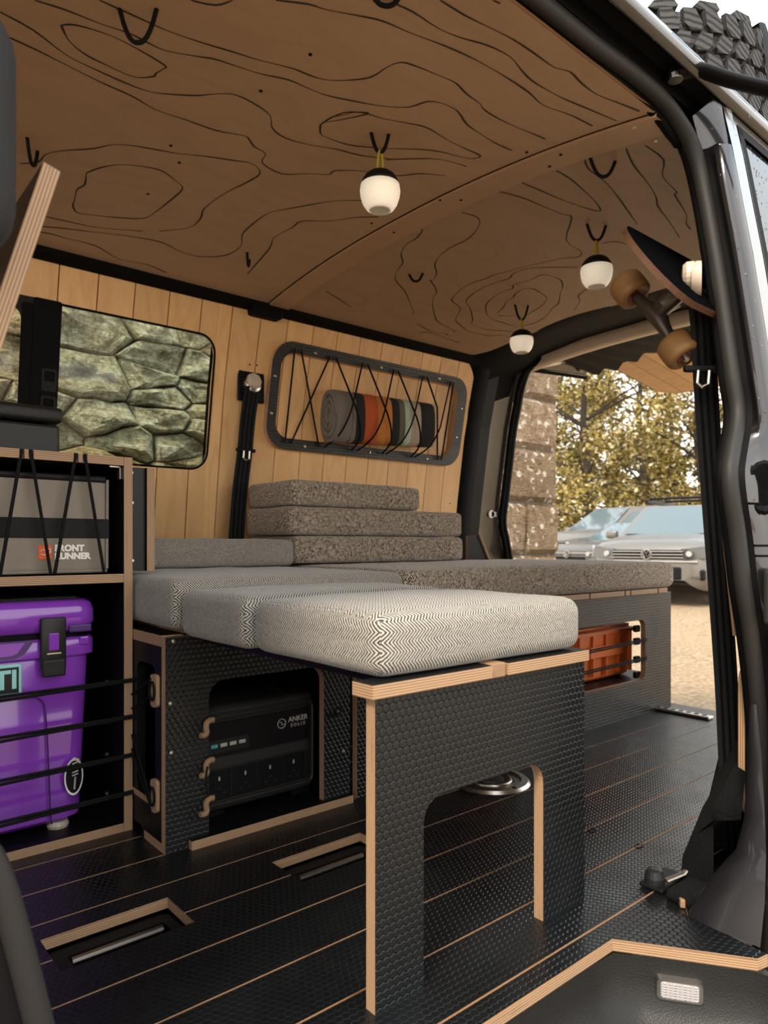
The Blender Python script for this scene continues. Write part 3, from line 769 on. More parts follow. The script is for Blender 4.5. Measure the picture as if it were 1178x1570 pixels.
# sliding door guide arm
arm = thing('door_guide_arm', 'black curved guide arm of the sliding door at the top of the pillar', 'door arm', (1.16, .585, 1.40))
ap = smoothpath([(1.145, .588, 1.392), (1.165, .56, 1.395), (1.20, .52, 1.372), (1.25, .46, 1.345), (1.30, .40, 1.335)], 4)
mk('arm', tube(ap, .017, 10, flat=.5), blackm, arm, smooth=True)
mk('roller', lathe([(.012, -.008), (.014, 0), (.012, .008)], (1.145, .59, 1.392), 14), steel, arm)
# front seat at the left edge
fs_ = thing('front_seat', 'dark front seat at the far left, its headrest beside the leaning board', 'seat', (-.05, .9, 0))
seatm = grained('dark_seat_cloth', (.012, .012, .0135), .8, 700, .3)
cushion('headrest', -.11, .165, .69, .80, .865, 1.10, .05, seatm, fs_, crown=.0, res=.03)
cushion('backrest', -.32, .085, .70, .82, .33, .845, .05, seatm, fs_, crown=.0, res=.04)
for x_ in (-.02, .06): mk('headrest_post', tube([(x_, .745, .82), (x_, .745, .90)], .006, 8), steel, fs_)
SB = [(-.40, 0), (.205, 0), (.178, .145), (.142, .300), (.10, .345), (-.40, .345)]
panel('seat_base', SB, .725, 1.12, 'y', (blackm, blackm), fs_)
mk('base_edge', tube(smoothpath([(-.05, .722, .352), (.07, .72, .350), (.118, .72, .335), (.146, .72, .300), (.182, .72, .145), (.207, .72, .013)], 5), .0125, 12), rubber, fs_, smooth=True)

# ================================================================== FURNITURE
def screws(pts, nrm, parent, r=.005, m=None):
    for p in pts: mk('screw', lathe([(r, 0), (r*.9, r*.35), (r*.45, r*.45)], p, 10, nrm), m or screw_m, parent)
# ---------- fold-out table leg (inverted U) and its top frame
tb = thing('bed_extension_leg', 'black hexagon ply leg panel with open arch holding the bed extension', 'panel', (.8, .70, 0))
TO = [(.571, 0), (.656, 0)]+[(.656, .256-.035)]+[(.656+.035-.035*math.cos(a), .256-.035+.035*math.sin(a)) for a in [PI/2*k/6 for k in range(1, 7)]]
TO += [(.918-.035+.035*math.sin(a), .256-.035+.035*math.cos(a)) for a in [PI/2*k/6 for k in range(0, 7)]]+[(.918, 0), (1.031, 0), (1.031, .404), (.571, .404)]
panel('leg_panel', TO, .692, .710, 'y', (hexply, pedge), tb)
def slab(name, x0, x1, y0, y1, z0, z1, parent, mats, notch=None):
    P = [(x0, y0), (x1, y0), (x1, y1), (x0, y1)]
    if notch: P = [(x0, y0)]+notch+[(x1, y0), (x1, y1), (x0, y1)]
    return panel(name, P, z0, z1, 'z', mats, parent)
tp = slab('top_rail', .562, 1.036, .686, .728, .404, .422, tb, (smoothply, pedge), [(.790, .686), (.790, .696), (.826, .696), (.826, .686)])
slab('extension_deck', .625, 1.0, .728, 1.295, .408, .422, tb, (smoothply, smoothply))
mk('tongue', rbox(.793, .823, .689, .73, .4025, .4235, .001, 1), pedge, tp)
# ---------- main bed base, front module beside the cabinet
bb = thing('bed_box', 'black hexagon ply bed base with open front housing the power station', 'bed base', (.8, 1.6, 0))
BO = [(.556, 0), (.604, 0), (.604, .018), (.647, .018), (.647, .29)]+[(.682-.035*math.cos(a), .29+.035*math.sin(a)) for a in [PI/2*k/5 for k in range(1, 6)]]
BO += [(.93, .325), (.93, .018), (1.004, .018), (1.004, .404), (.556, .42)]
BO = [(.556, 0), (.604, 0), (.604, .018), (.647, .018), (.647, .29)]+[(.682-.035*math.cos(a), .29+.035*math.sin(a)) for a in [PI/2*k/5 for k in range(1, 6)]]+[(.895, .325)]+[(.895+.035*math.sin(a), .29+.035*math.cos(a)) for a in [PI/2*k/5 for k in range(1, 6)]]
BO += [(.93, .018), (1.004, .018), (1.004, .42), (.556, .42)]
panel('front_panel', BO, 1.31, 1.328, 'y', (hexply, pedge), bb)
slab('base_board', .604, 1.004, 1.296, 2.02, 0, .018, bb, (smoothply, pedge))
# left end board: open frame seen edge on with a ply edge along the top and at the foot
EO = [(1.329, 0), (1.43, 0), (1.43, .022), (1.473, .022), (1.473, .42), (1.329, .42)]
panel('end_board', EO, .556, .574, 'x', (smoothply, smoothply), bb, holes=[rr(1.36, 1.455, .09, .36, .02)])
slab('top_rail', .5555, .60, 1.329, 1.475, .4005, .4225, bb, (smoothply, pedge))
panel('shelf_edge', [(1.39, .078), (1.48, .078), (1.48, .09), (1.39, .09)], .5545, .5555, 'x', (pedge, pedge), bb)
slab('foot_rail', .5555, .575, 1.329, 1.415, 0.0, .0175, bb, (smoothply, pedge))
panel('divider', [(1.345, .018), (2.0, .018), (2.0, .42), (1.345, .42)], 1.006, 1.024, 'x', (smoothply, pedge), bb)
panel('inner_back', [(.58, .018), (1.004, .018), (1.004, .42), (.58, .42)], 1.93, 1.945, 'y', (smoothply, pedge), bb)
for x0, x1 in ((.612, .70), (.76, .85), (.90, 1.0)): slab('deck_slat', x0, x1, 1.305, 2.03, .4205, .4335, bb, (smoothply, pedge))
screws([(.572, 1.31, .412), (.566, 1.31, .292), (.568, 1.31, .196), (.97, 1.31, .31), (.97, 1.31, .215), (.985, 1.31, .12)], (0, -1, 0), bb, .0042)
# scroll shaped cord hooks cut in ply
def scroll(c, s=1.0, flip=1):
    pts = [(-.010, -.012), (-.003, -.0135), (.002, -.009), (.0005, -.001), (.002, .007), (.008, .011), (.015, .0105)]
    return tube(smoothpath([(c[0]+s*flip*a, c[1], c[2]+s*b_) for a, b_ in pts], 3), .0052*s, 8)
for zc in (.235, .155, .078):
    hk = mk('cord_hook', scroll((.637, 1.304, zc), 1.15), pedge, bb)
cp_ = smoothpath([(.638, 1.298, .158), (.633, 1.294, .14), (.634, 1.293, .115), (.640, 1.298, .10)], 4)
mk('cord', tube(cp_, .0022, 6), cord_m, bb)
mk('cord', tube(smoothpath([(.93, 1.300, .213), (.95, 1.296, .211), (.968, 1.299, .215), (.972, 1.308, .223)], 4), .0028, 6), cord_m, bb)
# side loops with ply eyelets on the end board
for zc in (.312, .105):
    ey = panel('cord_eyelet', rr(1.338, 1.366, zc-.032, zc+.032, .008), .5485, .556, 'x', (pedge, pedge), bb)
    lp = [Vector((.546, 1.352+.012*math.cos(a), zc+.018*math.sin(a))) for a in [2*PI*k/14 for k in range(14)]]
    mk('cord_loop', tube(lp, .0026, 6, closed=True), cord_m, ey)
for (z0, z1) in ((.285, .335), (.255, .30), (.20, .09), (.17, .075)):
    mk('cord', tube([(.5525, 1.474, z0), (.549, 1.36, z1)], .0022, 6), cord_m, bb)
# ---------- rear bed base module
rb = thing('rear_bed_box', 'black hexagon ply rear bed base with rounded opening and orange crate behind', 'bed base', (2.0, 1.6, 0))
panel('front_panel', [(1.026, 0), (2.507, 0), (2.507, .425), (1.026, .425)], 1.31, 1.328, 'y', (hexply, pedge), rb, holes=[rr(1.80, 2.326, .122, .334, .03), rr(1.12, 1.6, .06, .334, .03)])
panel('end_board', [(1.33, .36), (2.03, .36), (2.03, .425), (1.33, .425)], 2.489, 2.507, 'x', (smoothply, pedge), rb)
panel('end_foot', [(1.33, 0), (1.39, 0), (1.39, .36), (1.33, .36)], 2.489, 2.507, 'x', (smoothply, pedge), rb)
xs_ = [1.165, 1.2, 1.4, 1.6, 1.76, 1.97, 2.18, 2.215, 2.40, 2.47]
for a, b_ in zip(xs_, xs_[1:]):
    slab('deck_slat', a+.004, b_-.004, 1.302, 2.03, .4255, .4425, rb, (smoothply, pedge))
for z_ in (.255, .262, .19, .197):
    mk('cord', tube([(1.80, 1.306, z_-.008), (2.326, 1.306, z_+.004)], .0028, 6), cord_m, rb)
for zc in (.30, .255, .19, .135): mk('cord_post', rbox(2.30, 2.33, 1.33, 1.345, zc-.012, zc+.012, .004), blackm, rb)
slab('inner_shelf', 1.77, 2.48, 1.33, 1.62, .095, .118, rb, (smoothply, pedge))
# tie down track on the floor
tr = thing('floor_track', 'silver slotted track lying on the floor at the foot of the rear bed base', 'track', (2.42, 1.2, 0))
mk('rail', rbox(2.395, 2.43, 1.115, 1.36, 0, .012, .004), steel, tr)
for k in range(8): mk('slot', lathe([(.0085, 0), (.0085, .0012)], (2.4125, 1.14+.028*k, .0118), 10), blackm, tr)
mk('end_stop', rbox(2.37, 2.40, 1.325, 1.365, 0, .02, .004), pedge, tr)
# ---------- cushions
def cush(name, label, *a, m=None, **k): return tag(cushion(name, *a, m or tweed_m, **k), label, 'cushion', 'tweed cushions on the bed')
cush('bed_cushion', 'pale herringbone tweed cushion on the bed extension nearest the door', .583, 1.034, .696, 1.03, .4235, .508, .024, crown=.010)
cush('bed_cushion', 'narrow tweed cushion filling the gap between bed extension and main bed', .571, 1.04, 1.031, 1.285, .4245, .512, .022, crown=.006)
cush('bed_cushion', 'long tweed cushion along the front left of the main bed beside the cabinet', .560, 1.16, 1.287, 1.99, .4345, .532, .024, crown=.006)
cush('bed_cushion', 'brown grey tweed cushion at the rear of the main bed', 1.162, 2.50, 1.287, 1.975, .4435, .536, .028, m=tweed_d, crown=.006)
cush('backrest_cushion', 'short tweed cushion lying left of the cushion stack', .60, 1.135, 1.74, 1.955, .5385, .614, .018, m=tweed_m, crown=.003)
cush('backrest_cushion', 'lowest tweed cushion in the stack against the plank wall', 1.145, 1.865, 1.755, 2.03, .5435, .626, .016, m=tweed_d, crown=.002)
cush('backrest_cushion', 'middle tweed cushion in the stack against the plank wall', 1.128, 1.862, 1.757, 2.025, .629, .714, .016, m=tweed_d, crown=.002)
cush('backrest_cushion', 'topmost and shortest tweed cushion in the stack against the plank wall', 1.135, 1.655, 1.757, 2.02, .717, .793, .016, m=tweed_d, crown=.004)
# ---------- cabinet
cb = thing('storage_cabinet', 'open plywood cabinet with pale edges holding grey bag and purple cooler', 'cabinet', (.25, 1.7, 0))
CY0, CY1 = 1.475, 1.93
panel('side_panel', [(CY0, 0), (CY1, 0), (CY1, .783), (CY0, .783)], .536, .554, 'x', (smoothply, pedge), cb)
panel('side_panel', [(CY0, 0), (CY1, 0), (CY1, .783), (CY0, .783)], -.08, -.062, 'x', (smoothply, pedge), cb)
slab('bottom_board', -.062, .5355, CY0, CY1, 0, .018, cb, (smoothply, pedge))
slab('shelf', -.062, .5355, CY0, CY1, .521, .539, cb, (smoothply, pedge))
nt_ = []
for x in (.045, .075, .145, .175, .245, .2725, .3415, .3575, .4405, .4575):
    nt_ += [(x-.0045, CY0), (x-.0045, CY0+.008), (x+.0045, CY0+.008), (x+.0045, CY0)]
slab('top_board', -.062, .5355, CY0, CY1, .765, .783, cb, (smoothply, pedge), nt_)
slab('back_board', -.062, .5355, CY1-.012, CY1-.001, .018, .765, cb, (blackm, blackm))
pz = [.545, .768]
zig = [(.255, 1), (.303, 0), (.3415, 1), (.357, 1), (.392, 0), (.399, 0), (.4405, 1), (.4575, 1), (.494, 0)]
for (xa, a), (xb, b_) in zip(zig, zig[1:]):
    if abs(xa-xb) < .02: continue
    mk('cord', tube([(xa, CY0-.004+.006*(a), .5425 if not a else .783), (xb, CY0-.004+.006*(b_), .5425 if not b_ else .783)], .0034, 6), cord_m, cb)
for z_ in (.317, .2405, .160, .082):
    for dz in (0, -.0075): mk('cord', tube([(-.07, CY0-.004, z_+dz-.004), (.30, CY0-.0045, z_+dz-.002), (.556, CY0-.004, z_+dz*.4)], .0032, 6), cord_m, cb)
    mk('cord_knot', lathe([(.001, -.007), (.006, -.004), (.007, 0), (.006, .004), (.001, .007)], (.53, 1.56, z_-.02+.03*math.sin(z_*40)), 8, (1, 0, 0)), charc, cb)
mk('corner_bracket', join(box(.5325, .535, 1.49, 1.505, .738, .764), box(.512, .535, 1.49, 1.505, .762, .7645)), screw_m, cb)
# vertical board beside the cabinet
vb = thing('divider_board', 'narrow black board with pale ply front edge standing on the bed by the cabinet', 'board', (.6, 1.55, .545))
panel('board', [(1.50, .543), (1.76, .543), (1.76, .767), (1.50, .767)], .595, .612, 'x', (smoothply, pedge), vb)
panel('fixing_strip', [(.556, .543), (.5945, .543), (.5945, .767), (.556, .767)], 1.51, 1.516, 'y', (charc, charc), vb)
screws([(.566, 1.51, .755), (.567, 1.51, .69), (.568, 1.51, .565)], (0, -1, 0), vb, .0035)
# ---------- grey bag
bg_ = thing('storage_bag', 'grey canvas storage bag with black webbing on the upper cabinet shelf', 'bag', (.3, 1.6, .54))
mk('body', rbox(.02, .511, 1.497, 1.80, .541, .742, .014, 3), canvas, bg_, smooth=True, auto=50)
mk('zip', rbox(.05, .508, 1.4945, 1.51, .728, .742, .004), blackm, bg_)
zt_ = mk('zip_teeth', tube([(.06, 1.4945, .735), (.505, 1.4945, .731)], .0022, 6), charc, bg_)
mk('webbing', rbox(.02, .513, 1.4945, 1.5, .613, .653, .001, 1), webm, bg_)
mk('hem', tube([(.03, 1.497, .544), (.508, 1.497, .546)], .003, 6), canvas, bg_)
mk('side_piping', tube([(.509, 1.499, .55), (.510, 1.499, .735)], .003, 6), canvas, bg_)
mk('logo_patch', rbox(.3755, .401, 1.4955, 1.498, .570, .599, .001, 1), orange_b, bg_)
lg = bpy.data.objects['logo_patch']
for pts in ([(.379, .587), (.3845, .5905), (.389, .588)], [(.380, .582), (.384, .579), (.388, .581), (.3885, .5785)], [(.391, .589), (.396, .592), (.399, .589)], [(.3925, .583), (.3965, .584), (.3985, .588)]):
    mk('logo_stroke', tube([(x, 1.4953, z) for x, z in pts], .0009, 5), white_m, lg)
text('lettering', 'FRONT', .0172, facing((.4055, 1.4952, .5925)), white_m, bg_, off=.0009, align='LEFT')
text('lettering', 'RUNNER', .0172, facing((.4055, 1.4952, .5765)), white_m, bg_, off=.0009, align='LEFT')
# ---------- purple cooler
ck_ = thing('cool_box', 'glossy purple cool box with black latches on the cabinet floor', 'cool box', (.29, 1.66, .02))
def taper(x0, x1, y0, y1, z0, z1, r, t=.0, n=6, rz=.012):
    cx, cy = (x0+x1)/2, (y0+y1)/2; V = []; F = []
    lev = [(z0, .02), (z0+rz*.3, .008), (z0+rz, 0), (z1-rz, 0), (z1-rz*.3, .004), (z1, .012)]
    for z, ins in lev:
        k = t*(z1-z)/(z1-z0)+ins
        P = rr(x0+k, x1-k, y0+k, y1-k, r, n); V += [(a, b, z) for a, b in P]
    m = len(P)
    for i in range(len(lev)-1):
        for j in range(m): F.append((i*m+j, i*m+(j+1) % m, (i+1)*m+(j+1) % m, (i+1)*m+j))
    F.append(tuple(range(m-1, -1, -1))); F.append(tuple((len(lev)-1)*m+j for j in range(m)))
    return V, F
KX0, KX1 = .082, .492
mk('body', taper(KX0+.008, KX1-.008, 1.512, 1.86, .030, .40, .035, .014), purple, ck_, smooth=True, auto=40)
mk('rim', taper(KX0, KX1, 1.504, 1.868, .368, .413, .035, 0, 6, .008), purple, ck_, smooth=True, auto=40)
mk('lid', taper(KX0, KX1, 1.504, 1.868, .420, .487, .035, -.002, 6, .022), purple, ck_, smooth=True, auto=40)
mk('gasket', taper(KX0+.008, KX1-.008, 1.511, 1.861, .40, .425, .03), rubber_d, ck_)
mk('lid_pad', rbox(KX0+.03, KX1-.03, 1.535, 1.84, .484, .494, .006), charc, ck_)
for xc in (.403, .171):
    lt = mk('latch', rbox(xc-.024, xc+.024, 1.490, 1.503, .352, .455, .004), charc, ck_, auto=30)
    mk('latch_window', rbox(xc-.0095, xc+.0095, 1.4885, 1.4915, .390, .424, .003), purple, lt)
    mk('latch_pull', rbox(xc-.022, xc+.022, 1.487, 1.494, .338, .372, .005), charc, lt)
    mk('latch_bar', box(xc-.013, xc+.013, 1.488, 1.4905, .383, .3855), screw_m, lt)
    if xc > .3: text('lettering', 'YETI', .009, facing((xc, 1.4866, .35)), dgrey, lt, off=.0003)
for x0, x1 in ((KX0+.03, .14), (.435, KX1-.012)):
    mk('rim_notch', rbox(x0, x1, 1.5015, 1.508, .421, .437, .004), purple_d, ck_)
    mk('rim_block', rbox(x0+.02, x1-.006, 1.499, 1.507, .395, .412, .003), purple, ck_)
# moulded hand grip between the latches
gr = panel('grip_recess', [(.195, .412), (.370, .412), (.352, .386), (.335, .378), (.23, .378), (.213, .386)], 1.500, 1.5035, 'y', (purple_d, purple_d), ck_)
panel('grip_lip', [(.20, .409), (.352, .409), (.338, .389), (.327, .385), (.238, .385), (.227, .389)], 1.497, 1.5005, 'y', (purple, purple), gr)
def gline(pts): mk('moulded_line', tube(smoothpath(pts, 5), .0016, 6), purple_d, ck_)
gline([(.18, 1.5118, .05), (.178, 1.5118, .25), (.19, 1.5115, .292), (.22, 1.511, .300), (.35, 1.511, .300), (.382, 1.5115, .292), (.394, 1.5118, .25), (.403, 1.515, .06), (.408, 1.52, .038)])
bd = mk('badge', rbox(.235, .349, 1.5065, 1.5125, .306, .368, .003), mint, ck_)
mk('badge_field', rbox(.241, .343, 1.5055, 1.507, .312, .362, .001, 1), charc, bd)
text('lettering', 'YETI', .05, facing((.292, 1.5052, .337)), mint, bd, off=.0014)
sk = thing('round_sticker', 'round black sticker with white ring and bolt drawing on the purple cool box', 'sticker', (.452, 1.512, .12))
def oval(rx_, rz_, y): 
    return ([(.447+rx_*math.cos(a), y+.55*max(0, (.447+rx_*math.cos(a)-.446))**1.0*.5, .125+rz_*math.sin(a)) for a in [2*PI*k/28 for k in range(28)]], [tuple(range(27, -1, -1))])
mk('ring', oval(.0195, .0375, 1.5095), white_m, sk); mk('field', oval(.0165, .033, 1.5088), blackm, sk)
for k in range(5): mk('mark', tube([(.443, 1.5085, .128+.006*k), (.455, 1.511, .130+.006*k)], .0011, 5), white_m, sk)
mk('mark', tube([(.447, 1.5085, .10), (.449, 1.509, .125)], .002, 5), grey_m, sk); mk('mark', tube([(.440, 1.5085, .158), (.447, 1.509, .164), (.457, 1.5115, .158)], .0012, 5), white_m, sk)
for x in (.425, .15): mk('foot', lathe([(.020, 0), (.022, .006), (.018, .014)], (x, 1.545, .0185), 16), beige, ck_)
for x in (.425, .15): mk('foot', lathe([(.020, 0), (.022, .006), (.018, .014)], (x, 1.82, .0185), 16), beige, ck_)
# ---------- black case on the cabinet
cs = thing('black_case', 'long black lidded case on top of the plywood cabinet', 'case', (.2, 1.65, .783))
mk('body', rbox(.0, .430, 1.545, 1.78, .7835, .846, .006), charc, cs)
mk('lid', rbox(-.004, .436, 1.54, 1.785, .850, .883, .010, 3), leather, cs, smooth=True, auto=40)
# ---------- power station in the bed base
ps = thing('power_station', 'dark grey portable power station with four mains sockets in the bed base', 'power station', (.80, 1.45, .018))
PX0, PX1, PY = .668, .948, 1.372
mk('shell', rbox(PX0-.02, PX1, PY, 1.58, .030, .256, .016, 3), dgrey, ps, smooth=True, auto=40)
mk('face', rbox(PX0-.005, PX1-.016, PY-.003, PY+.01, .055, .232, .006), charc, ps)
fr_ = [(x, PY-.003, z) for x, z in rr(PX0-.015, PX1-.010, .048, .238, .016, 5)]
mk('bezel', tube(fr_, .0035, 6, closed=True), dgrey, ps)
mk('display_strip', rbox(PX0-.003, PX1-.02, PY-.0055, PY-.002, .150, .222, .003), blackm, ps)
mk('vent_strip', rbox(PX0-.003, PX1-.02, PY-.0045, PY-.002, .125, .147, .002), dgrey, ps)
pt = mk('port_row', rbox(PX0+.004, PX0+.10, PY-.0075, PY-.005, .157, .187, .002), charc, ps)
for k in range(4): mk('port', rbox(PX0+.010+.022*k, PX0+.026+.022*k, PY-.009, PY-.007, .170, .178, .001, 1), cyan if k == 0 else grey_m, pt)
for k in range(4):
    x0 = PX0+.002+.062*k
    so = mk('socket', rbox(x0, x0+.058, PY-.0065, PY-.002, .058, .120, .003), blackm, ps)
    mk('switch', rbox(x0+.026, x0+.030, PY-.008, PY-.006, .099, .108, .0008, 1), grey_m, so)
    for dx, dz in ((.029, .083), (.018, .072), (.040, .072)): mk('pin_hole', rbox(x0+dx-.003, x0+dx+.003, PY-.0068, PY-.006, dz-.002, dz+.002, .0005, 1), dgrey, so)
text('lettering', 'ANKER', .0165, facing((.897, PY-.0058, .2005)), grey_m, ps, off=.0003)
text('lettering', 'S O L I X', .0105, facing((.897, PY-.0058, .187)), grey_m, ps, off=.0002)
em = [(.853+.0105*math.cos(a), PY-.0058, .195+.0105*math.sin(a)) for a in [2*PI*k/20 for k in range(20)]]
lo = mk('emblem', tube(em, .0011, 5, closed=True), grey_m, ps); mk('emblem_stroke', tube([(.846, PY-.0058, .197), (.853, PY-.0058, .1985), (.853, PY-.0058, .1915), (.860, PY-.0058, .193)], .0011, 5), grey_m, lo)
mk('foot', rbox(PX0, PX0+.05, PY+.006, PY+.04, .0185, .031, .003), rubber_d, ps); mk('foot', rbox(PX1-.06, PX1-.01, PY+.006, PY+.04, .0185, .031, .003), rubber_d, ps)
# ---------- orange crates behind the rear panel
def crate(x0, x1, y0, y1, z0, z1, label):
    t = thing('orange_crate', label, 'crate', ((x0+x1)/2, (y0+y1)/2, z0), 'orange crates under the bed')
    mk('tub', taper(x0, x1, y0, y1, z0, z1, .02, .012, 4), orange_p, t)
    mk('rim', taper(x0-.008, x1+.008, y0-.008, y1+.008, z1-.022, z1-.004, .02, 0, 4, .003), orange_p, t)
    mk('lid', rbox(x0+.01, x1-.01, y0+.01, y1-.01, z1-.004, z1+.008, .004), orange_p, t)
    for k in range(5):
        x = x0+.025+(x1-x0-.05)*k/4; mk('rib', box(x-.004, x+.004, y0-.006, y0+.01, z0+.02, z1-.02), orange_p, t)
    mk('label_frame', rbox(x0+.08, x1-.08, y0-.009, y0, z0+.085, z0+.125, .002, 1), orange_p, t)
crate(2.03, 2.40, 1.40, 1.66, .1185, .302, 'orange crate behind the rear bed base opening, nearer the tailgate')
crate(1.69, 2.01, 1.41, 1.66, .1185, .302, 'orange crate left of the other crate, mostly hidden by the leg panel')
# ---------- floor items
def track(R, label):
    t = thing('seat_rail_recess', label, 'seat rail', ((R[0]+R[1])/2, 1.10, -.045), 'seat rail recesses in the floor')
    o = rr(R[0]+.012, R[1]-.004, R[2]-.0, R[3]-.014, .022, 5)
    panel('tray', rr(R[0]+.004, R[1]-.002, R[2]+.003, R[3]-.003, .02, 5), -.045, -.022, 'z', (blackm, blackm), t, holes=[rr(R[0]+.03, R[1]-.02, R[2]+.022, R[3]-.03, .004)])
    mk('bar', tube([(R[0]+.034, R[2]+.062, -.027), (R[1]-.026, R[2]+.062, -.027)], .006, 8), steel, t)
    mk('well', box(R[0]+.03, R[1]-.02, R[2]+.022, R[3]-.03, -.0448, -.040), rubber_d, t)
track(R1, 'recessed seat rail with ply rim in the floor before the cabinet')
track(R2, 'recessed seat rail with ply rim in the floor behind the leg panel')
tr_ = thing('table_socket', 'round silver table socket ring set in the black floor', 'socket', (1.355, 1.185, 0))
mk('ring', lathe([(.098, 0), (.100, .003), (.094, .010), (.078, .012), (.074, .006), (.060, .006), (.058, .002), (.001, .002)], (1.355, 1.185, 0), 40), steel, tr_, smooth=True, auto=30)
mk('inner_ring', tube([(1.355+.050*math.cos(a), 1.185+.050*math.sin(a), .006) for a in [2*PI*k/30 for k in range(30)]], .006, 8, closed=True), steel, tr_, smooth=True)
mk('hub', lathe([(.036, 0.001), (.034, .010), (.02, .012)], (1.355, 1.185, .002), 24), dgrey, tr_)
for k in range(3):
    a = 2*PI*k/3+.4; mk('screw', disc((1.355+.086*math.cos(a), 1.185+.086*math.sin(a), .0108), (0, 0, 1), .006, .0015), blackm, tr_)
for (u, v, nm) in ((909, 1273, 'small oval eyelet in the floor near the leg panel'), (980, 1297, 'small oval eyelet in the floor joint toward the wheel arch')):
    p = W(u, v, z=0); e = tag(mk('floor_eyelet', tube([(p.x+.010*math.cos(a), p.y+.006*math.sin(a), .0012) for a in [2*PI*k/16 for k in range(16)]], .0018, 6, closed=True), dgrey), nm, 'eyelet', 'floor eyelets')
# belt anchor on the floor
an = thing('belt_floor_anchor', 'black belt anchor bolted to the floor beside the pillar foot', 'anchor', (1.17, .63, 0))
mk('plate', rbox(1.14, 1.23, .610, .655, .001, .010, .004), blackm, an)
mk('bolt', lathe([(.017, 0), (.017, .010), (.013, .022), (.006, .024)], (1.158, .635, .009), 16), charc, an)
mk('tongue', tube([(1.165, .618, .016), (1.20, .605, .022), (1.24, .60, .045)], .006, 8, flat=.5), screw_m, an)
mk('ply_block', xf(rbox(-.026, .026, -.004, .004, .001, .014, .001, 1), Matrix.Translation((1.146, .583, 0)) @ Matrix.Rotation(.65, 4, 'Z')), pedge, an)

# ================================================================== HANGING THINGS
# ---------- shock cord loops on the ceiling (name, pixel centre, half width, depth, direction)
def loop_mesh(hw, dp, ang):
    d = Vector((math.cos(ang), math.sin(ang), 0))
    P = []
    for k in range(13):
        t = -1+2*k/12; P.append(d*(hw*t*(1-.12*(1-abs(t))))+Vector((0, 0, -dp*(1-abs(t)**2.6))))
    P = [P[0]+Vector((0, 0, .008))]+P+[P[-1]+Vector((0, 0, .008))]
    return tube(P, .0036, 8)
loops = [((212, 14), .028, .050, -.75, 'black cord loop on the ceiling at the front, nearest the camera', 0),
         ((50, 222), .022, .040, .9, 'black cord loop on the ceiling above the leaning backrest board', 0),
         ((583, 205), .017, .036, -.6, 'black cord loop holding the largest lantern', 0),
         ((381, 393), .020, .026, .9, 'black cord loop on the ceiling beside the far wall rail', 0),
         ((925, 245), .026, .034, -.6, 'black cord loop on the ceiling between the cross strip and the pillar', 0),
         ((915, 345), .024, .038, -.6, 'black cord loop holding the lantern beside the skateboard', 0),
         ((638, 420), .020, .022, -.8, 'black cord loop on the rear ceiling panel near the cushion stack', 0),
         ((800, 468), .023, .048, -.5, 'black cord loop holding the rearmost lantern', 0),
         ((592, -4), .018, .012, -.6, 'black cord loop on the ceiling at the top edge of the photo', 0)]
for (px_, hw, dp, ang, lab, _) in loops:
    p = onceil(*px_); v, f = loop_mesh(hw, dp, ang)
    o = mk('ceiling_cord_loop', ([Vector(q)+p for q in v], f), cord_m, smooth=True); tag(o, lab, 'cord loop', 'cord loops on the ceiling')
# ---------- lanterns
def lantern(p, zc, label, s=1.0, first=[None]):
    base = Vector((p.x, p.y, zc))
    if first[0]: return dup(first[0], base, label)
    t = thing('lantern', label, 'lantern', base, 'globe lanterns hanging from the ceiling'); first[0] = t
    r = .039
    prof = [(.010, -.037), (.022, -.0368), (.028, -.033), (.034, -.024), (.038, -.012), (.0395, 0), (.038, .011)]
    mk('globe', lathe(prof, base, 28), white_rubber, t, smooth=True)
    mk('cap', lathe([(.0378, .0112), (.0355, .019), (.030, .028), (.022, .0345), (.012, .0385), (.004, .0395)], base, 28), blackm, t, smooth=True)
    ft = mk('button_recess', lathe([(.021, -.0370), (.019, -.0382), (.012, -.0375)], base, 20), pm('lantern_base', (.7, .66, .58), .4), t)
    mk('hang_cord', tube(smoothpath([base+Vector((-.007, 0, .034)), base+Vector((-.006, 0, .055)), base+Vector((-.003, 0, .074)), base+Vector((0, 0, .078)), base+Vector((.003, 0, .074)), base+Vector((.006, 0, .055)), base+Vector((.007, 0, .034))], 3), .0028, 6), yellow, t)
    return t
lantern(onceil(583, 205), 1.287, 'largest lit white globe lantern with black cap, hanging nearest the camera')
lantern(onceil(915, 345), 1.279, 'white globe lantern hanging beside the skateboard wheel')
lantern(onceil(800, 468), 1.279, 'smallest and rearmost white globe lantern hanging by the rear opening')
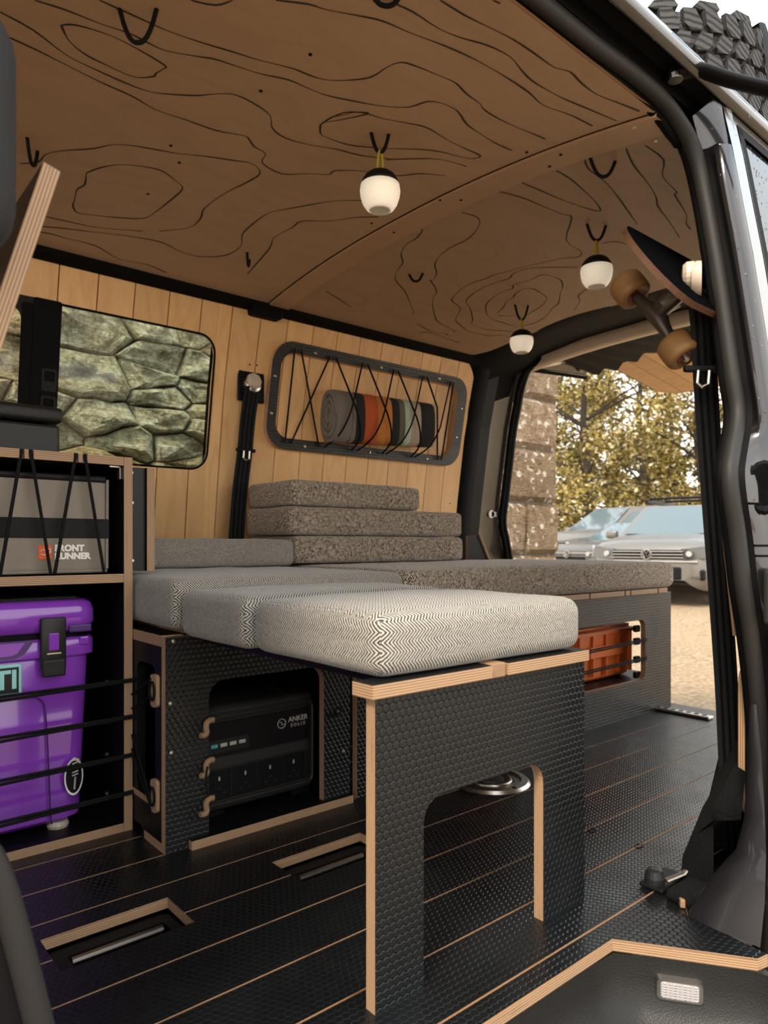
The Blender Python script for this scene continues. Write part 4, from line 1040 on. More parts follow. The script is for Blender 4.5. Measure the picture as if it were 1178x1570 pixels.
# ---------- laced frame on the far wall
wf = thing('laced_frame', 'black rounded wall frame laced with elastic cord on the plank wall', 'frame', (1.64, 1.98, .92))
fnw = lambda q: Vector((q.x, wally(q.z)+q.y, q.z))
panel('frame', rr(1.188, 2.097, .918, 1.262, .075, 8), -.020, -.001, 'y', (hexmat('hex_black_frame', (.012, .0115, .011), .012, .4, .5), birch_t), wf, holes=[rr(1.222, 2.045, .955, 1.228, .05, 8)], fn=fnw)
tx_ = [1.262, 1.287, 1.403, 1.428, 1.544, 1.567, 1.689, 1.711, 1.836, 1.857, 1.984, 2.002]; bx_ = [1.26, 1.283, 1.397, 1.419, 1.539, 1.563, 1.682, 1.701, 1.826, 1.846, 1.969, 1.991]
BC = Vector((1.655, 1.925, 1.052))
def lace(xa, za, xb, zb):
    N = 16; req = []
    for k in range(N+1):
        t = k/N; x = xa+(xb-xa)*t; z = za+(zb-za)*t; y = wally(z)-.026
        if 1.41 < x < 1.90:
            e = 1-((z-1.052)/.097)**2
            if e > 0: y = min(y, 1.968-.054*math.sqrt(e)-.005)
        req.append((t, -y if k in (0, N) or y < wally(z)-.03 else -9, x, z))
    hull = []
    for q in [r for r in req if r[1] > -9]:
        while len(hull) > 1 and (hull[-1][0]-hull[-2][0])*(q[1]-hull[-2][1])-(hull[-1][1]-hull[-2][1])*(q[0]-hull[-2][0]) >= 0: hull.pop()
        hull.append(q)
    pts = [(q[2], -q[1], q[3]) for q in hull]
    if len(pts) > 2: pts = [pts[0]]+[Vector(pts[0]).lerp(Vector(pts[1]), .5)]+pts[1:-1]+[Vector(pts[-2]).lerp(Vector(pts[-1]), .5)]+[pts[-1]]
    mk('lace', tube(pts, .0034, 6), cord_m, wf)
ZT, ZB = 1.238, .937
lace(tx_[0], ZT, bx_[0], ZB); lace(tx_[11], ZT, bx_[11], ZB)
for k in range(5):
    lace(tx_[1+2*k], ZT, bx_[2+2*k], ZB); lace(tx_[2+2*k], ZT, bx_[1+2*k], ZB)
for (u, v) in [(484, 541), (585, 563), (674, 580), (422, 576), (416, 633), (467, 684), (567, 693), (655, 703), (708, 626), (700, 670)]:
    p = onwall(u, v, .0205); mk('screw', lathe([(.006, 0), (.005, .002), (.002, .003)], p, 10, (0, -1, .17)), screw_m, wf)
# ---------- rolled blanket behind the lacing
bk = thing('rolled_blanket', 'rolled blanket with grey, orange, green and cream stripes behind the wall lacing', 'blanket', (1.655, 1.945, 1.05))
fab = lambda n, c: grained('wool_'+n, c, 1.0, 600, .4)
wgrey, wblk, wred, wor, wol, wmint, wcream = fab('grey', (.19, .165, .145)), fab('black', (.018, .018, .02)), fab('red', (.50, .095, .03)), fab('orange', (.58, .22, .045)), fab('olive', (.13, .13, .085)), fab('mint', (.50, .60, .50)), fab('cream', (.50, .42, .33))
seq = [('band', wgrey, 1.42, 1.485), ('band', wgrey, 1.487, 1.512), ('band', wblk, 1.512, 1.553), ('band', wred, 1.553, 1.612), ('band', wor, 1.612, 1.678), ('band', wblk, 1.678, 1.715), ('band', wol, 1.715, 1.742), ('band', wmint, 1.742, 1.772), ('band', wcream, 1.772, 1.815), ('band', wblk, 1.822, 1.895), ('piping', wcream, 1.814, 1.823)]
def sect(x, k=1.0, n=28):
    zc = 1.042+.03*(x-1.42)/.47*.6; s = k*(1.0-.07*(x-1.42)/.47)
    return [Vector((x-.012*math.cos(a)**2*(1 if x > 1.5 else 0)+.018*math.sin(a)*0, 1.968-.050*s*math.cos(a), zc+.095*s*math.sin(a)+.004*math.sin(3*a))) for a in [2*PI*i/n for i in range(n)]]
for nm, m, xa, xb in seq:
    rows = [sect(xa, .975), sect(xa+.004), sect((xa+xb)/2, 1.012), sect(xb-.004), sect(xb, .975)]
    v, f = loft([r+[r[0]] for r in rows]); n = 29
    f = [q[::-1] for q in f]
    f.append(tuple(range(n-1))); f.append(tuple(range(5*n-2, 4*n-1, -1)))
    mk(nm, (v, f), m, bk, smooth=True, auto=60)
spi = []
for k in range(60):
    a = k*.33; r = 1-.0145*k; spi.append((1.418-.002*(k % 2)*0, 1.968-.045*r*math.cos(a), 1.042+.088*r*math.sin(a)))
mk('rolled_edge', tube(spi, .0075, 8), wgrey, bk, smooth=True)
st_ = sect(1.897, .98, 40)
for i in range(0, 40): 
    if math.cos(2*PI*i/40) > -.2: mk('stitch', box(st_[i].x-.001, st_[i].x+.006, st_[i].y-.002, st_[i].y+.002, st_[i].z-.0015, st_[i].z+.0015), wcream, bk)
# ---------- seat belts
def belt(name, label, anchor, pts, wdir, width, plate, nrm, tongue, pmat=blackm, anrm=None):
    anrm = anrm or nrm
    t = thing(name, label, 'seat belt', anchor)
    V = []; F = []
    P = smoothpath(pts, 6)
    for i, p in enumerate(P):
        for k in range(5):
            s = -1+k/2; V.append(p+Vector(wdir)*(width*s)+Vector(nrm)*(.0012*math.cos(s*3)))
    n = len(P)
    for i in range(n-1):
        for k in range(4): F.append((i*5+k, i*5+k+1, (i+1)*5+k+1, (i+1)*5+k))
    # give the webbing a back side
    off = len(V); V += [v-Vector(nrm)*.0016 for v in V]; F += [tuple(off+q for q in f[::-1]) for f in F]
    mk('webbing', (V, F), webm, t, smooth=True)
    for s in (-.55, 0, .55):
        mk('stripe', loft([[p+Vector(wdir)*(width*(s-.12))+Vector(nrm)*.0018 for p in P], [p+Vector(wdir)*(width*(s+.12))+Vector(nrm)*.0018 for p in P]]), rubber_d, bpy.data.objects[t.children[0].name])
    if plate: mk('plate', plate, pmat, t)
    c = Vector(anchor)
    mk('ring', lathe([(.030, -.004), (.031, .004), (.028, .012), (.02, .016)], c, 28, anrm), steel if anrm is nrm else beige, t, smooth=True, auto=30)
    hx = lathe([(.026, .008), (.026, .020), (.021, .026), (.006, .028)], c+Vector((0, 0, .006)), 20 if anrm is not nrm else 8, anrm)
    mk('cover', hx, beige, t)
    tp_ = Vector(tongue)
    tg = mk('tongue', xf(rbox(-.034, .034, -.006, .006, -.006, .006, .004), Matrix.Translation(tp_) @ (Vector(wdir).to_track_quat('X', 'Z').to_matrix().to_4x4())), blackm, t)
    d = Vector(nrm)*.006
    mk('latch_plate', tube([tp_+d+Vector(wdir)*.010+Vector((0, 0, -.004)), tp_+d+Vector(wdir)*.008+Vector((0, 0, -.028)), tp_+d*1.2+Vector(wdir)*-.004+Vector((0, 0, -.034)), tp_+d+Vector(wdir)*-.012+Vector((0, 0, -.026)), tp_+d+Vector(wdir)*-.010+Vector((0, 0, -.004))], .003, 6), screw_m, tg)
    return t
pa = onwall(385, 590, .006)
P3 = lambda q: fnw(q)
pl = rbox(pa.x-.048, pa.x+.048, pa.y-.004, pa.y+.004, pa.z-.055, pa.z+.055, .003, 1)
pb1 = onwall(381, 640, .03); pb2 = onwall(376, 692, .05); pb3 = onwall(364, 850, .055)
belt('seat_belt', 'black seat belt hanging from a beige anchor on the plank wall', (pa.x, pa.y-.004, pa.z), [(pa.x-.004, pa.y-.02, pa.z-.01), pb1, pb2, W(368, 760, y=1.965), W(362, 850, y=1.98), (1.10, 2.03, .46)], (1, -.0, 0), .027, pl, (0, -.99, .15), (pb2.x, pb2.y-.004, pb2.z+.003))
qa = W(1072, 428, y=.585)
bl = [(qa.x+.004, qa.y+.012, qa.z-.012), W(1077, 480, y=.598), W(1084, 600, y=.605), W(1094, 750, y=.61), W(1105, 900, y=.61), W(1115, 1050, y=.61), W(1122, 1200, y=.61), W(1128, 1330, y=.61)]
belt('seat_belt', 'black seat belt running down beside the door pillar', (qa.x, qa.y, qa.z), bl, Vector((.80, -.60, 0)).normalized(), .023, None, Vector((-.60, -.80, 0)), W(1077, 566, y=.594), anrm=Vector((-.45, .89, 0)))
# ---------- skateboard in the upper near corner
sb = thing('skateboard', 'black decked skateboard with worn brown wheels hung beside the door pillar', 'skateboard', (1.25, .66, 1.08))
wd_ = Vector((0, -.58, -.815)).normalized(); ln = Vector((1, .0, .0)).normalized(); wd_ = (wd_-ln*wd_.dot(ln)).normalized(); nm_ = ln.cross(wd_).normalized()
if nm_.y > 0: nm_ = -nm_
SC = Vector((1.10, .632, 1.078))
def deck(h0, h1, ins):
    P = []; Lk = .72; hwid = .102-ins
    N = 14
    for k in range(N+1):
        a = PI/2+PI*k/N; P.append((.06+(.06-ins)*math.cos(a), hwid*math.copysign(abs(math.sin(a))**.8, math.sin(a))))
    for k in range(N+1):
        a = -PI/2+PI*k/N; P.append((Lk-.105+(.105-ins)*math.cos(a), hwid*math.sin(a)))
    def pos(s, w_, h):
        kick = .004*max(0, (.15-s)/.15)**2+.004*max(0, (s-.57)/.15)**2; conc = .003*(w_/.1)**2
        return SC+ln*s+wd_*w_+nm_*(h+kick+conc)
    rows = 12; V = []; F = []; cols = 6
    grid = {}
    n = len(P); V = [pos(s, w_, h0) for s, w_ in P]+[pos(s, w_, h1) for s, w_ in P]
    half = N+1
    for side, o in ((0, 0), (1, n)):
        # stitch the outline into strips across the width
        L_ = [(i, (n-1)-i) for i in range(0, 0)]
        order = list(range(n)); 
        # pair points with the same length coordinate
        up = list(range(N//2, -1, -1))+list(range(n-1, n-1-N//2-1, -1))
        dn = list(range(N//2, N+1))+list(range(N+1, N+1+N//2+1))
        for i in range(len(up)-1):
            q = (o+up[i], o+dn[i], o+dn[i+1], o+up[i+1])
            q = tuple(dict.fromkeys(q))
            if len(q) > 2: F.append(q if side else q[::-1])
    for i in range(n): F.append((i, (i+1) % n, n+(i+1) % n, n+i))
    return V, F
grip_m = grained('grip_tape', (.003, .003, .0034), .9, 900, .3); grip_m.node_tree.nodes['Principled BSDF'].inputs['Specular IOR Level'].default_value = 0
dk = mk('deck', deck(0, .0105, 0), plyedge('maple_edge', (.20, .095, .045), (.07, .025, .012), (.09, .04, .02)), sb)
mk('grip_tape', deck(.0107, .0113, .0008), grip_m, dk)
whm = grained('worn_urethane', (.27, .135, .045), .5, 60, .12)
for s in (.165, .57):
    c = SC+ln*s-nm_*.0
    tk = mk('truck', join(xf(rbox(-.027, .027, -.04, .04, -.012, 0, .003), Matrix(((wd_.x, ln.x, nm_.x, c.x), (wd_.y, ln.y, nm_.y, c.y), (wd_.z, ln.z, nm_.z, c.z), (0, 0, 0, 1)))),
        tube([c-nm_*.01, c-nm_*.045-ln*.01, c-nm_*.072], [.018, .020, .014], 10),
        tube([c-nm_*.078-wd_*.062, c-nm_*.074-wd_*.03, c-nm_*.068, c-nm_*.074+wd_*.03, c-nm_*.078+wd_*.062], [.010, .0125, .019, .0125, .010], 10)), pm('truck_metal', (.10, .085, .07), .38, .7), sb, smooth=True, auto=40)
    mk('kingpin', tube([c-nm_*.035+ln*.03, c-nm_*.075+ln*.005], .006, 8), screw_m, tk)
    mk('axle', tube([c-nm_*.078-wd_*.115, c-nm_*.078+wd_*.115], .004, 8), screw_m, tk)
    for sg in (-1, 1):
        wc = c-nm_*.078+wd_*(.0855*sg)
        wh = mk('wheel', lathe([(.016, -.020), (.022, -.0245), (.0285, -.0235), (.0325, -.019), (.0335, -.012), (.0335, .012), (.0325, .019), (.0285, .0235), (.022, .0245), (.016, .020)], wc, 28, wd_), whm, sb, smooth=True, auto=50)
        mk('bearing', lathe([(.0165, -.021), (.0165, .021)], wc, 18, wd_), pm('wheel_core', (.16, .02, .018), .5) if 'wheel_core' not in MATS else MATS['wheel_core'], wh)
        mk('axle_nut', lathe([(.006, -.027), (.006, .027)], wc, 6, wd_), screw_m, wh)
    for a in (-.018, .018):
        for b_ in (-.026, .026): mk('bolt', lathe([(.003, 0), (.0028, .001)], c+wd_*a+ln*b_+nm_*.0116, 8, nm_), screw_m, sb)
# ---------- leaning backrest board at the left edge
bo = [W(52, 271, y=.84), W(78, 285, y=.84)]
d_ = Vector((bo[0].x-.0, 0, bo[0].z)); A = Vector((.215, 0, 1.022)); B = Vector((.06, 0, .48))
dv = (B-A).normalized(); nv = Vector((dv.z, 0, -dv.x)); nv = nv if nv.x > 0 else -nv
def bfn(q): return A+dv*q.x+nv*q.z+Vector((0, q.y, 0))
bkb = panel('backrest_board', [(0, 0), (.56, 0), (.56, .0185), (0, .0185)], .835, 1.28, 'y', (pedge, smoothply), fn=bfn)
# recolour: ends show ply layers, flanks black
for p in bkb.data.polygons:
    p.material_index = 1
    if abs(p.normal.y) > .9 or abs(p.normal.dot(dv)) > .9: p.material_index = 0
ul = bkb.data.uv_layers[0].data
for p in bkb.data.polygons:
    if p.material_index == 0:
        for li in p.loop_indices:
            co = bkb.data.vertices[bkb.data.loops[li].vertex_index].co
            ul[li].uv = ((co-A).dot(dv)+co.y, (co-A).dot(nv))
tag(bkb, 'black ply board with a broad pale layered edge leaning at the far left', 'board')

# ================================================================== TAILGATE
tgz = lambda x: 1.552-.136*(x-2.5)
tg = struct(panel('door_1', rr(2.47, 3.64, .66, 1.94, [.12, .12, .03, .03], 6), .012, .05, 'z', (paint_pl, paint_pl), fn=lambda q: Vector((q.x, q.y, tgz(q.x)+q.z))), 'raised tailgate')
yy = 1.915
k_ = 0
while yy > .70:
    ya = max(yy-.1, .685)
    def xe(y):  # rounded free corners
        d = max(0, .10-min(1.915-y, y-.685)); return 3.60-(.10-math.sqrt(max(.01-d*d, 0)))
    n = 6; P = [(2.93, ya+.0012), (2.93, yy-.0012)]+[(xe(yy-.0012+(ya-yy+.0024)*i/n), yy-.0012+(ya-yy+.0024)*i/n) for i in range(n+1)]
    panel('plank', P, 0, .010, 'z', (birch, pedge), tg, fn=lambda q: Vector((q.x, q.y, tgz(q.x)+q.z)))
    yy -= .1; k_ += 1
mk('side_flange', join(loft([[Vector((2.46, 1.955, 1.43)), Vector((2.46, 1.965, 1.38)), Vector((2.46, 1.99, 1.385)), Vector((2.46, 2.0, 1.50))], [Vector((2.70, 1.945, 1.46)), Vector((2.70, 1.955, 1.40)), Vector((2.70, 1.98, 1.395)), Vector((2.70, 1.99, 1.50))], [Vector((2.92, 1.94, 1.49)), Vector((2.92, 1.95, 1.415)), Vector((2.92, 1.975, 1.41)), Vector((2.92, 1.98, 1.48))]])), paint_in, tg, smooth=True)
mk('flange_seal', tube([(2.45, 1.975, 1.372), (2.7, 1.965, 1.388), (2.93, 1.96, 1.402)], .008, 8), rubber_d, tg)
mk('gas_strut', join(tube([(2.44, 1.955, 1.36), (2.68, 1.93, 1.43)], .011, 10), tube([(2.68, 1.93, 1.43), (2.95, 1.915, 1.485)], .005, 8)), steel, tg)
mk('strut_ball', lathe([(.014, -.012), (.016, 0), (.012, .012)], (2.86, 1.94, 1.43), 12, (0, 1, 0)), screw_m, tg)
V = []; F = []; NY = 60; NX = 8
for i in range(NY+1):
    y = .70+1.21*i/NY; m_ = math.sin(PI*i/NY)
    for j in range(NX+1):
        x = 2.46+.46*j/NX+.012*math.sin(i*1.3)*(j/NX)
        ez = 1.412+.072*min(1, max(0, (1.80-y)/.36)); V.append((x, y, 1.455+(ez-1.455)*(j/NX)-.03*math.sin(PI*j/NX)*m_-.007*math.sin(i*1.25+j*.4)*(.3+j/NX)))
for i in range(NY):
    for j in range(NX): p = i*(NX+1)+j; F.append((p, p+1, p+NX+2, p+NX+1))
cu = mk('rear_curtain', (V, F), pm('black_curtain', (.012, .012, .013), .9), smooth=True); tag(cu, 'gathered black curtain tucked under the raised tailgate', 'curtain')
# ================================================================== ROOF TYRE
ty = thing('spare_tyre', 'chunky off road tyre lying flat on the van roof', 'tyre', (1.70, 1.03, 1.535))
TC = Vector((1.70, 1.03, 1.535)); TR = .375
tyrem = pm('tyre_rubber', (.03, .029, .029), .7); bt_ = NB(tyrem); wt_ = bt_.n('ShaderNodeTexWave', wave_type='BANDS', bands_direction='DIAGONAL'); bt_.l(bt_.coord('Object'), wt_.inputs['Vector']); wt_.inputs['Scale'].default_value = 42; wt_.inputs['Distortion'].default_value = 1.5
bt_.bump(wt_.outputs['Fac'], .8, .004)
mk('carcass', lathe([(.20, .02), (.24, .005), (.32, .0), (TR-.03, .02), (TR-.014, .06), (TR-.012, .125), (TR-.014, .19), (TR-.03, .23), (.32, .25), (.24, .245), (.20, .23)], TC, 64), tyrem, ty, smooth=True)
def blockmesh(a0, a1, z0, z1, r0, r1, skew):
    P = [(0, .3), (.25, 0), (.8, 0), (1, .35), (.85, 1), (.2, 1)]
    V = []
    for r_, ins in ((r0, 0), (r1, .07)):
        for u, v in P:
            uu = .5+(u-.5)*(1-ins); vv = .5+(v-.5)*(1-ins)
            a = a0+(a1-a0)*uu+skew*(vv-.5); z = z0+(z1-z0)*vv; V.append(TC+Vector((r_*math.cos(a), r_*math.sin(a), z)))
    n = 6
    return V, [tuple(range(n, 2*n))]+[(i, (i+1) % n, n+(i+1) % n, n+i) for i in range(n)]
NBK = 46
for i in range(NBK):
    a = 2*PI*i/NBK; da = 2*PI/NBK
    for row, (z0, z1, r1, sk_) in enumerate(((.028, .078, TR-.004, .05), (.083, .123, TR, -.03), (.127, .167, TR, .03), (.172, .222, TR-.004, -.05))):
        s = .5*(row % 2)
        mk('tread_block', blockmesh(a+da*(s+.05), a+da*(s+.92), z0, z1, TR-.016, r1, sk_), tyrem, ty)
    if i % 2 == 0: mk('shoulder_lug', blockmesh(a+da*.1, a+da*1.5, .226, .246, TR-.04, TR-.014, 0), tyrem, ty)
mk('ratchet_strap', tube([TC+Vector((-.05, -.41, -.01)), TC+Vector((-.03, -.39, .15)), TC+Vector((0, -.36, .256)), TC+Vector((.05, 0, .258))], .012, 8, flat=.2), webm, ty)

# ================================================================== OUTSIDE
def gz(x, y):
    d = math.hypot(x-2.5, y-1.3) if x > 2.5 else max(0, abs(y-1.3)-3)*.0
    return -.55+.0285*min(max(d-.5, 0), 12)
V = []; F = []; GX = [-14, -8, -5, -3, -1, 0, 1, 2, 2.5, 3, 3.5, 4, 5, 6, 7, 8, 9, 10, 12, 14, 17, 21, 26, 34, 45]; GY = [-14, -9, -6, -4, -2, 0, 1.3, 2.5, 4, 5, 6, 7, 8, 10, 13, 17, 22, 30, 40]
for x in GX:
    for y in GY: V.append((x, y, gz(x, y)))
for i in range(len(GX)-1):
    for j in range(len(GY)-1): p = i*len(GY)+j; q = p+len(GY); F.append((p, q, q+1, p+1))
grav = pm('gravel', (.42, .31, .19), .95); b = NB(grav)
gn = b.noise(b.coord('Object'), 26, 6, .7); gn2 = b.noise(b.coord('Object'), 1.3, 3)
col = b.mix(gn2, b.ramp(gn, [(.38, (.10, .06, .03)), (.52, (.34, .235, .135)), (.66, (.58, .45, .31))]), (.36, .255, .155)); b.l(col, b.b.inputs['Base Color']); b.bump(gn, .9, .03)
struct(mk('ground', (V, F), grav, smooth=True))
# ---------- rubble wall beyond the far side
def stonemat(name, stops, lichen):
    m = pm(name, stops[0], .95); b = NB(m); ob = b.n('ShaderNodeObjectInfo')
    v = b.coord('Object'); n1 = b.noise(v, 11, 9, .75, .6); n2 = b.noise(v, 55, 6, .75); n3 = b.noise(b.coord('Object', (4, 4, 26)), 3, 5, .65)
    f = b.math('ADD', b.math('MULTIPLY', n1, .45), b.math('ADD', b.math('MULTIPLY', n3, .15), b.math('MULTIPLY', n2, .40)))
    col = b.ramp(f, [(.37, stops[0]), (.46, stops[1]), (.54, stops[2]), (.63, stops[3])])
    tint = b.ramp(ob.outputs['Random'], [(0, (.75, .72, .62)), (.45, (1, 1, 1)), (.85, (1.0, .93, .80)), (1, (.80, .60, .34))])
    col = b.mix(1.0, col, tint, 'MULTIPLY')
    vo = b.n('ShaderNodeTexVoronoi'); b.l(v, vo.inputs['Vector']); vo.inputs['Scale'].default_value = lichen[1]
    sp_ = b.math('MULTIPLY', b.math('LESS_THAN', vo.outputs['Distance'], lichen[2]), b.math('GREATER_THAN', n1, .5))
    col = b.mix(sp_, col, lichen[0]); b.l(col, b.b.inputs['Base Color'])
    h = b.math('ADD', n1, b.math('ADD', b.math('MULTIPLY', n2, .8), b.math('MULTIPLY', n3, .6))); b.bump(h, 1.0, .06); return m
rub = stonemat('rubble_stone', [(.07, .055, .035), (.36, .32, .22), (.70, .66, .54), (.92, .90, .82)], ((.80, .80, .70), 16, .2))
quo = stonemat('quoin_stone', [(.13, .08, .045), (.36, .24, .15), (.52, .38, .26), (.74, .62, .48)], ((.92, .86, .74), 15, .34))
mort = pm('mortar', (.10, .085, .06), .95)
sw = mk('stone_wall', box(-1.2, 4.16, 3.06, 3.6, -.6, 3.0), mort); struct(sw, 'rubble stone wall beside the van')
rnd = random.Random(11)
def stone(x0, x1, z0, z1, m, nx=7, nz=5, dep=.07, rough=.022, sq=5.0, y0=3.06, wb=1.0):
    V = []; F = []; ph = [rnd.uniform(0, 6) for _ in range(6)]; tilt = rnd.uniform(-.03, .03); tz = rnd.uniform(-.03, .03)
    for j in range(nz+1):
        for i in range(nx+1):
            u = -1+2*i/nx; v = -1+2*j/nz
            r = (abs(u)**sq+abs(v)**sq)**(1/sq) if (u or v) else 0; m_ = max(abs(u), abs(v))
            k = m_/r if r > 0 else 1
            a = math.atan2(v, u); wob = 1+wb*(.06*math.sin(2*a+ph[0])+.05*math.sin(3*a+ph[1]))
            px_ = (x0+x1)/2+(x1-x0)/2*u*k*wob; pz_ = (z0+z1)/2+(z1-z0)/2*v*k*wob
            edge = max(0, 1-m_**(4 if sq < 20 else 24))
            y = y0-.004-dep*(.25+.75*edge)+rough*math.sin(u*3+ph[2])*math.sin(v*2.5+ph[3])-(tilt*u+tz*v)*(1 if sq < 20 else .25)+rnd.uniform(-1, 1)*rough*.45
            if m_ > .99: y = y0+.002
            V.append((px_, y, pz_))
    for j in range(nz):
        for i in range(nx): p = j*(nx+1)+i; F.append((p, p+1, p+nx+2, p+nx+1))
    mk('stone', (V, F), m, sw)
seeds = []
def cellw(x, z): return .5+.5*math.sin(x*2.3+1.7*math.sin(z*3.1))
tries = 0
while len(seeds) < 285 and tries < 40000:
    tries += 1; x, z = rnd.uniform(-1.15, 3.46), rnd.uniform(-.55, 2.75); rad = (.085+.15*rnd.random()**2) if (.35 < x < 1.9 and .75 < z < 1.75) else (.15+.20*rnd.random()**2)
    if all(math.hypot((x-a)*.62, (z-b_)*1.25) > max(rad, c)*.80 for a, b_, c in seeds): seeds.append((x, z, rad))
def clip(P, ax, az, nx, nz):
    R = []
    for i in range(len(P)):
        p, q = P[i], P[(i+1) % len(P)]; dp = (p[0]-ax)*nx+(p[1]-az)*nz; dq = (q[0]-ax)*nx+(q[1]-az)*nz
        if dp <= 0: R.append(p)
        if dp*dq < 0: t = dp/(dp-dq); R.append((p[0]+(q[0]-p[0])*t, p[1]+(q[1]-p[1])*t))
    return R
SX, SZ = .62, 1.25
def rgh(a, b_): return .040*noise.fractal(Vector((a*7+3, b_*13, 1.5)), 1.0, 2.1, 5)+.018*noise.noise(Vector((a*3, b_*22, 7.0)))
def rubble(seed):
    x, z, rad = seed; P = [(-1.18*SX, -.58*SZ), (3.455*SX, -.58*SZ), (3.455*SX, 2.8*SZ), (-1.18*SX, 2.8*SZ)]
    for a, b_, c in sorted(seeds, key=lambda q: math.hypot((q[0]-x)*SX, (q[1]-z)*SZ))[1:26]:
        dx, dz = (a-x)*SX, (b_-z)*SZ; L_ = math.hypot(dx, dz); f = .5+.14*(rad-c)/.2
        P = clip(P, x*SX+dx*f, z*SZ+dz*f, dx/L_, dz/L_)
        if len(P) < 3: return
    P = [(p[0]/SX, p[1]/SZ) for p in P]; cx_ = sum(p[0] for p in P)/len(P); cz_ = sum(p[1] for p in P)/len(P)
    Q = []
    for i in range(len(P)):
        p, q = P[i], P[(i+1) % len(P)]; d = math.hypot(q[0]-p[0], q[1]-p[1]); n = max(1, int(d/.06))
        for k in range(n):
            t = k/n; j = .010 if k else .0; Q.append((p[0]+(q[0]-p[0])*t+rnd.uniform(-j, j), p[1]+(q[1]-p[1])*t+rnd.uniform(-j, j)))
    n = len(Q); V = []; F = []; tx_, tz_ = rnd.uniform(-.12, .12), rnd.uniform(-.22, .22); dep = rnd.uniform(.03, .085)
    for ring, (k, d) in enumerate([(.985, -.05), (.97, .55), (.92, .78), (.82, .92), (.68, .98), (.53, 1.0), (.38, 1.0), (.22, 1.0)]):
        for (a, b_) in Q:
            xx, zz_ = cx_+(a-cx_)*k, cz_+(b_-cz_)*k
            if ring == 0: y = 3.062
            else: y = 3.055-dep*d-tx_*(xx-cx_)-tz_*(zz_-cz_)+rgh(xx, zz_)*(.6 if ring == 1 else 1)
            V.append((xx, min(y, 3.062), zz_))
    V.append((cx_, 3.055-dep*1.0+rgh(cx_, cz_), cz_))
    for r_ in range(7):
        for i in range(n): F.append((r_*n+i, r_*n+(i+1) % n, (r_+1)*n+(i+1) % n, (r_+1)*n+i))
    for i in range(n): F.append((7*n+i, 7*n+(i+1) % n, 8*n))
    mk('stone', (V, F), rub, sw)
for sd_k in seeds: rubble(sd_k)
# dressed corner blocks
zb = -.6
for i, h in enumerate([.40, .36, .37, .36, .37, .35, .36, .36, .3]):
    xs0 = 3.46+(.0 if i % 2 else .0); sp_ = [3.46, 4.21] if i % 3 else [3.46, 3.80+.05*(i % 2), 4.21]
    for a, b_ in zip(sp_, sp_[1:]): stone(a+.002, b_-.002, zb+.003, zb+h-.003, quo, 14, 10, .030, .006, 40, wb=.04)
    stone_end = None
    zb += h
# ---------- trees
bark = grained('bark', (.035, .026, .018), .95, 20, .8, .03)
def leafmat(name, c):
    m = pm(name, c[1], .6); b = NB(m); g_ = b.n('ShaderNodeNewGeometry')
    b.l(b.ramp(g_.outputs['Random Per Island'], [(0, c[0]), (.45, c[1]), (.8, c[2]), (1, c[3])]), b.b.inputs['Base Color'])
    tr = b.n('ShaderNodeBsdfTranslucent'); b.l(b.b.inputs['Base Color'].links[0].from_socket, tr.inputs[0]); mx = b.n('ShaderNodeMixShader'); mx.inputs[0].default_value = .4
    b.l(b.b.outputs[0], mx.inputs[1]); b.l(tr.outputs[0], mx.inputs[2]); b.l(mx.outputs[0], b.out.inputs[0]); return m
lf1 = leafmat('autumn_leaves', [(.04, .032, .008), (.20, .145, .03), (.48, .36, .085), (.92, .84, .60)])  # palest stop paints highlights into the leaf colour
lf2 = leafmat('green_leaves', [(.025, .023, .007), (.10, .085, .016), (.28, .22, .04), (.62, .54, .24)])
def tree(x, y, h, cr, n, lm, label, low=.25, seed=1, ls=.11, gap=0.0):
    r = random.Random(seed); z0 = gz(x, y)
    t = thing('tree', label, 'tree', (x, y, z0), 'trees behind the parked cars')
    br = [tube(smoothpath([(x, y, z0-.1), (x+.1, y-.05, z0+h*.3), (x-.05, y+.1, z0+h*.6), (x+.1, y, z0+h*.9)], 3), [.16*(1-i/11) + .03 for i in range(10)], 8)]
    tips = []
    for k in range(16):
        a = r.uniform(0, 2*PI); q = r.uniform(.2, .8); p0 = Vector((x+.02, y+.02, z0+h*q)); L_ = cr*r.uniform(.5, .95)
        p2 = p0+Vector((math.cos(a)*L_, math.sin(a)*L_, L_*r.uniform(.1, .7))); br.append(tube([p0, p0.lerp(p2, .5)+Vector((0, 0, .1)), p2], [.05, .03, .012], 5)); tips.append(p2)
    mk('trunk', join(*br), bark, t)
    cl = []
    for k in range(46):
        a = r.uniform(0, 2*PI); zz_ = r.uniform(low, 1.02); rad = cr*math.sqrt(r.random())*(.55+.45*math.sin(PI*min(1, max(0, (zz_-low)/(1.05-low)*.8+.12))))
        cl.append((Vector((x+math.cos(a)*rad, y+math.sin(a)*rad, z0+h*zz_)), r.uniform(.35, .8)))
    V = []; F = []
    for k in range(n):
        c, s = r.choice(cl); d = Vector((r.gauss(0, 1), r.gauss(0, 1), r.gauss(0, 1))); d = d.normalized()*s*r.random()**.45; p = c+d
        u = Vector((r.uniform(-1, 1), r.uniform(-1, 1), r.uniform(-1, 1))).normalized(); v = u.cross(Vector((r.uniform(-1, 1), r.uniform(-1, 1), r.uniform(-1, 1)))).normalized()
        z_ = ls*r.uniform(.6, 1.3); i = len(V)
        V += [p-u*z_*.5, p+v*z_*.28, p+u*z_*.5, p-v*z_*.28]; F.append((i, i+1, i+2, i+3))
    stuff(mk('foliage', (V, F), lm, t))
def polar(u, t): 
    l = (u-CX)/FPX; return ((FW[0]+l*RT[0])*t, (FW[1]+l*RT[1])*t)
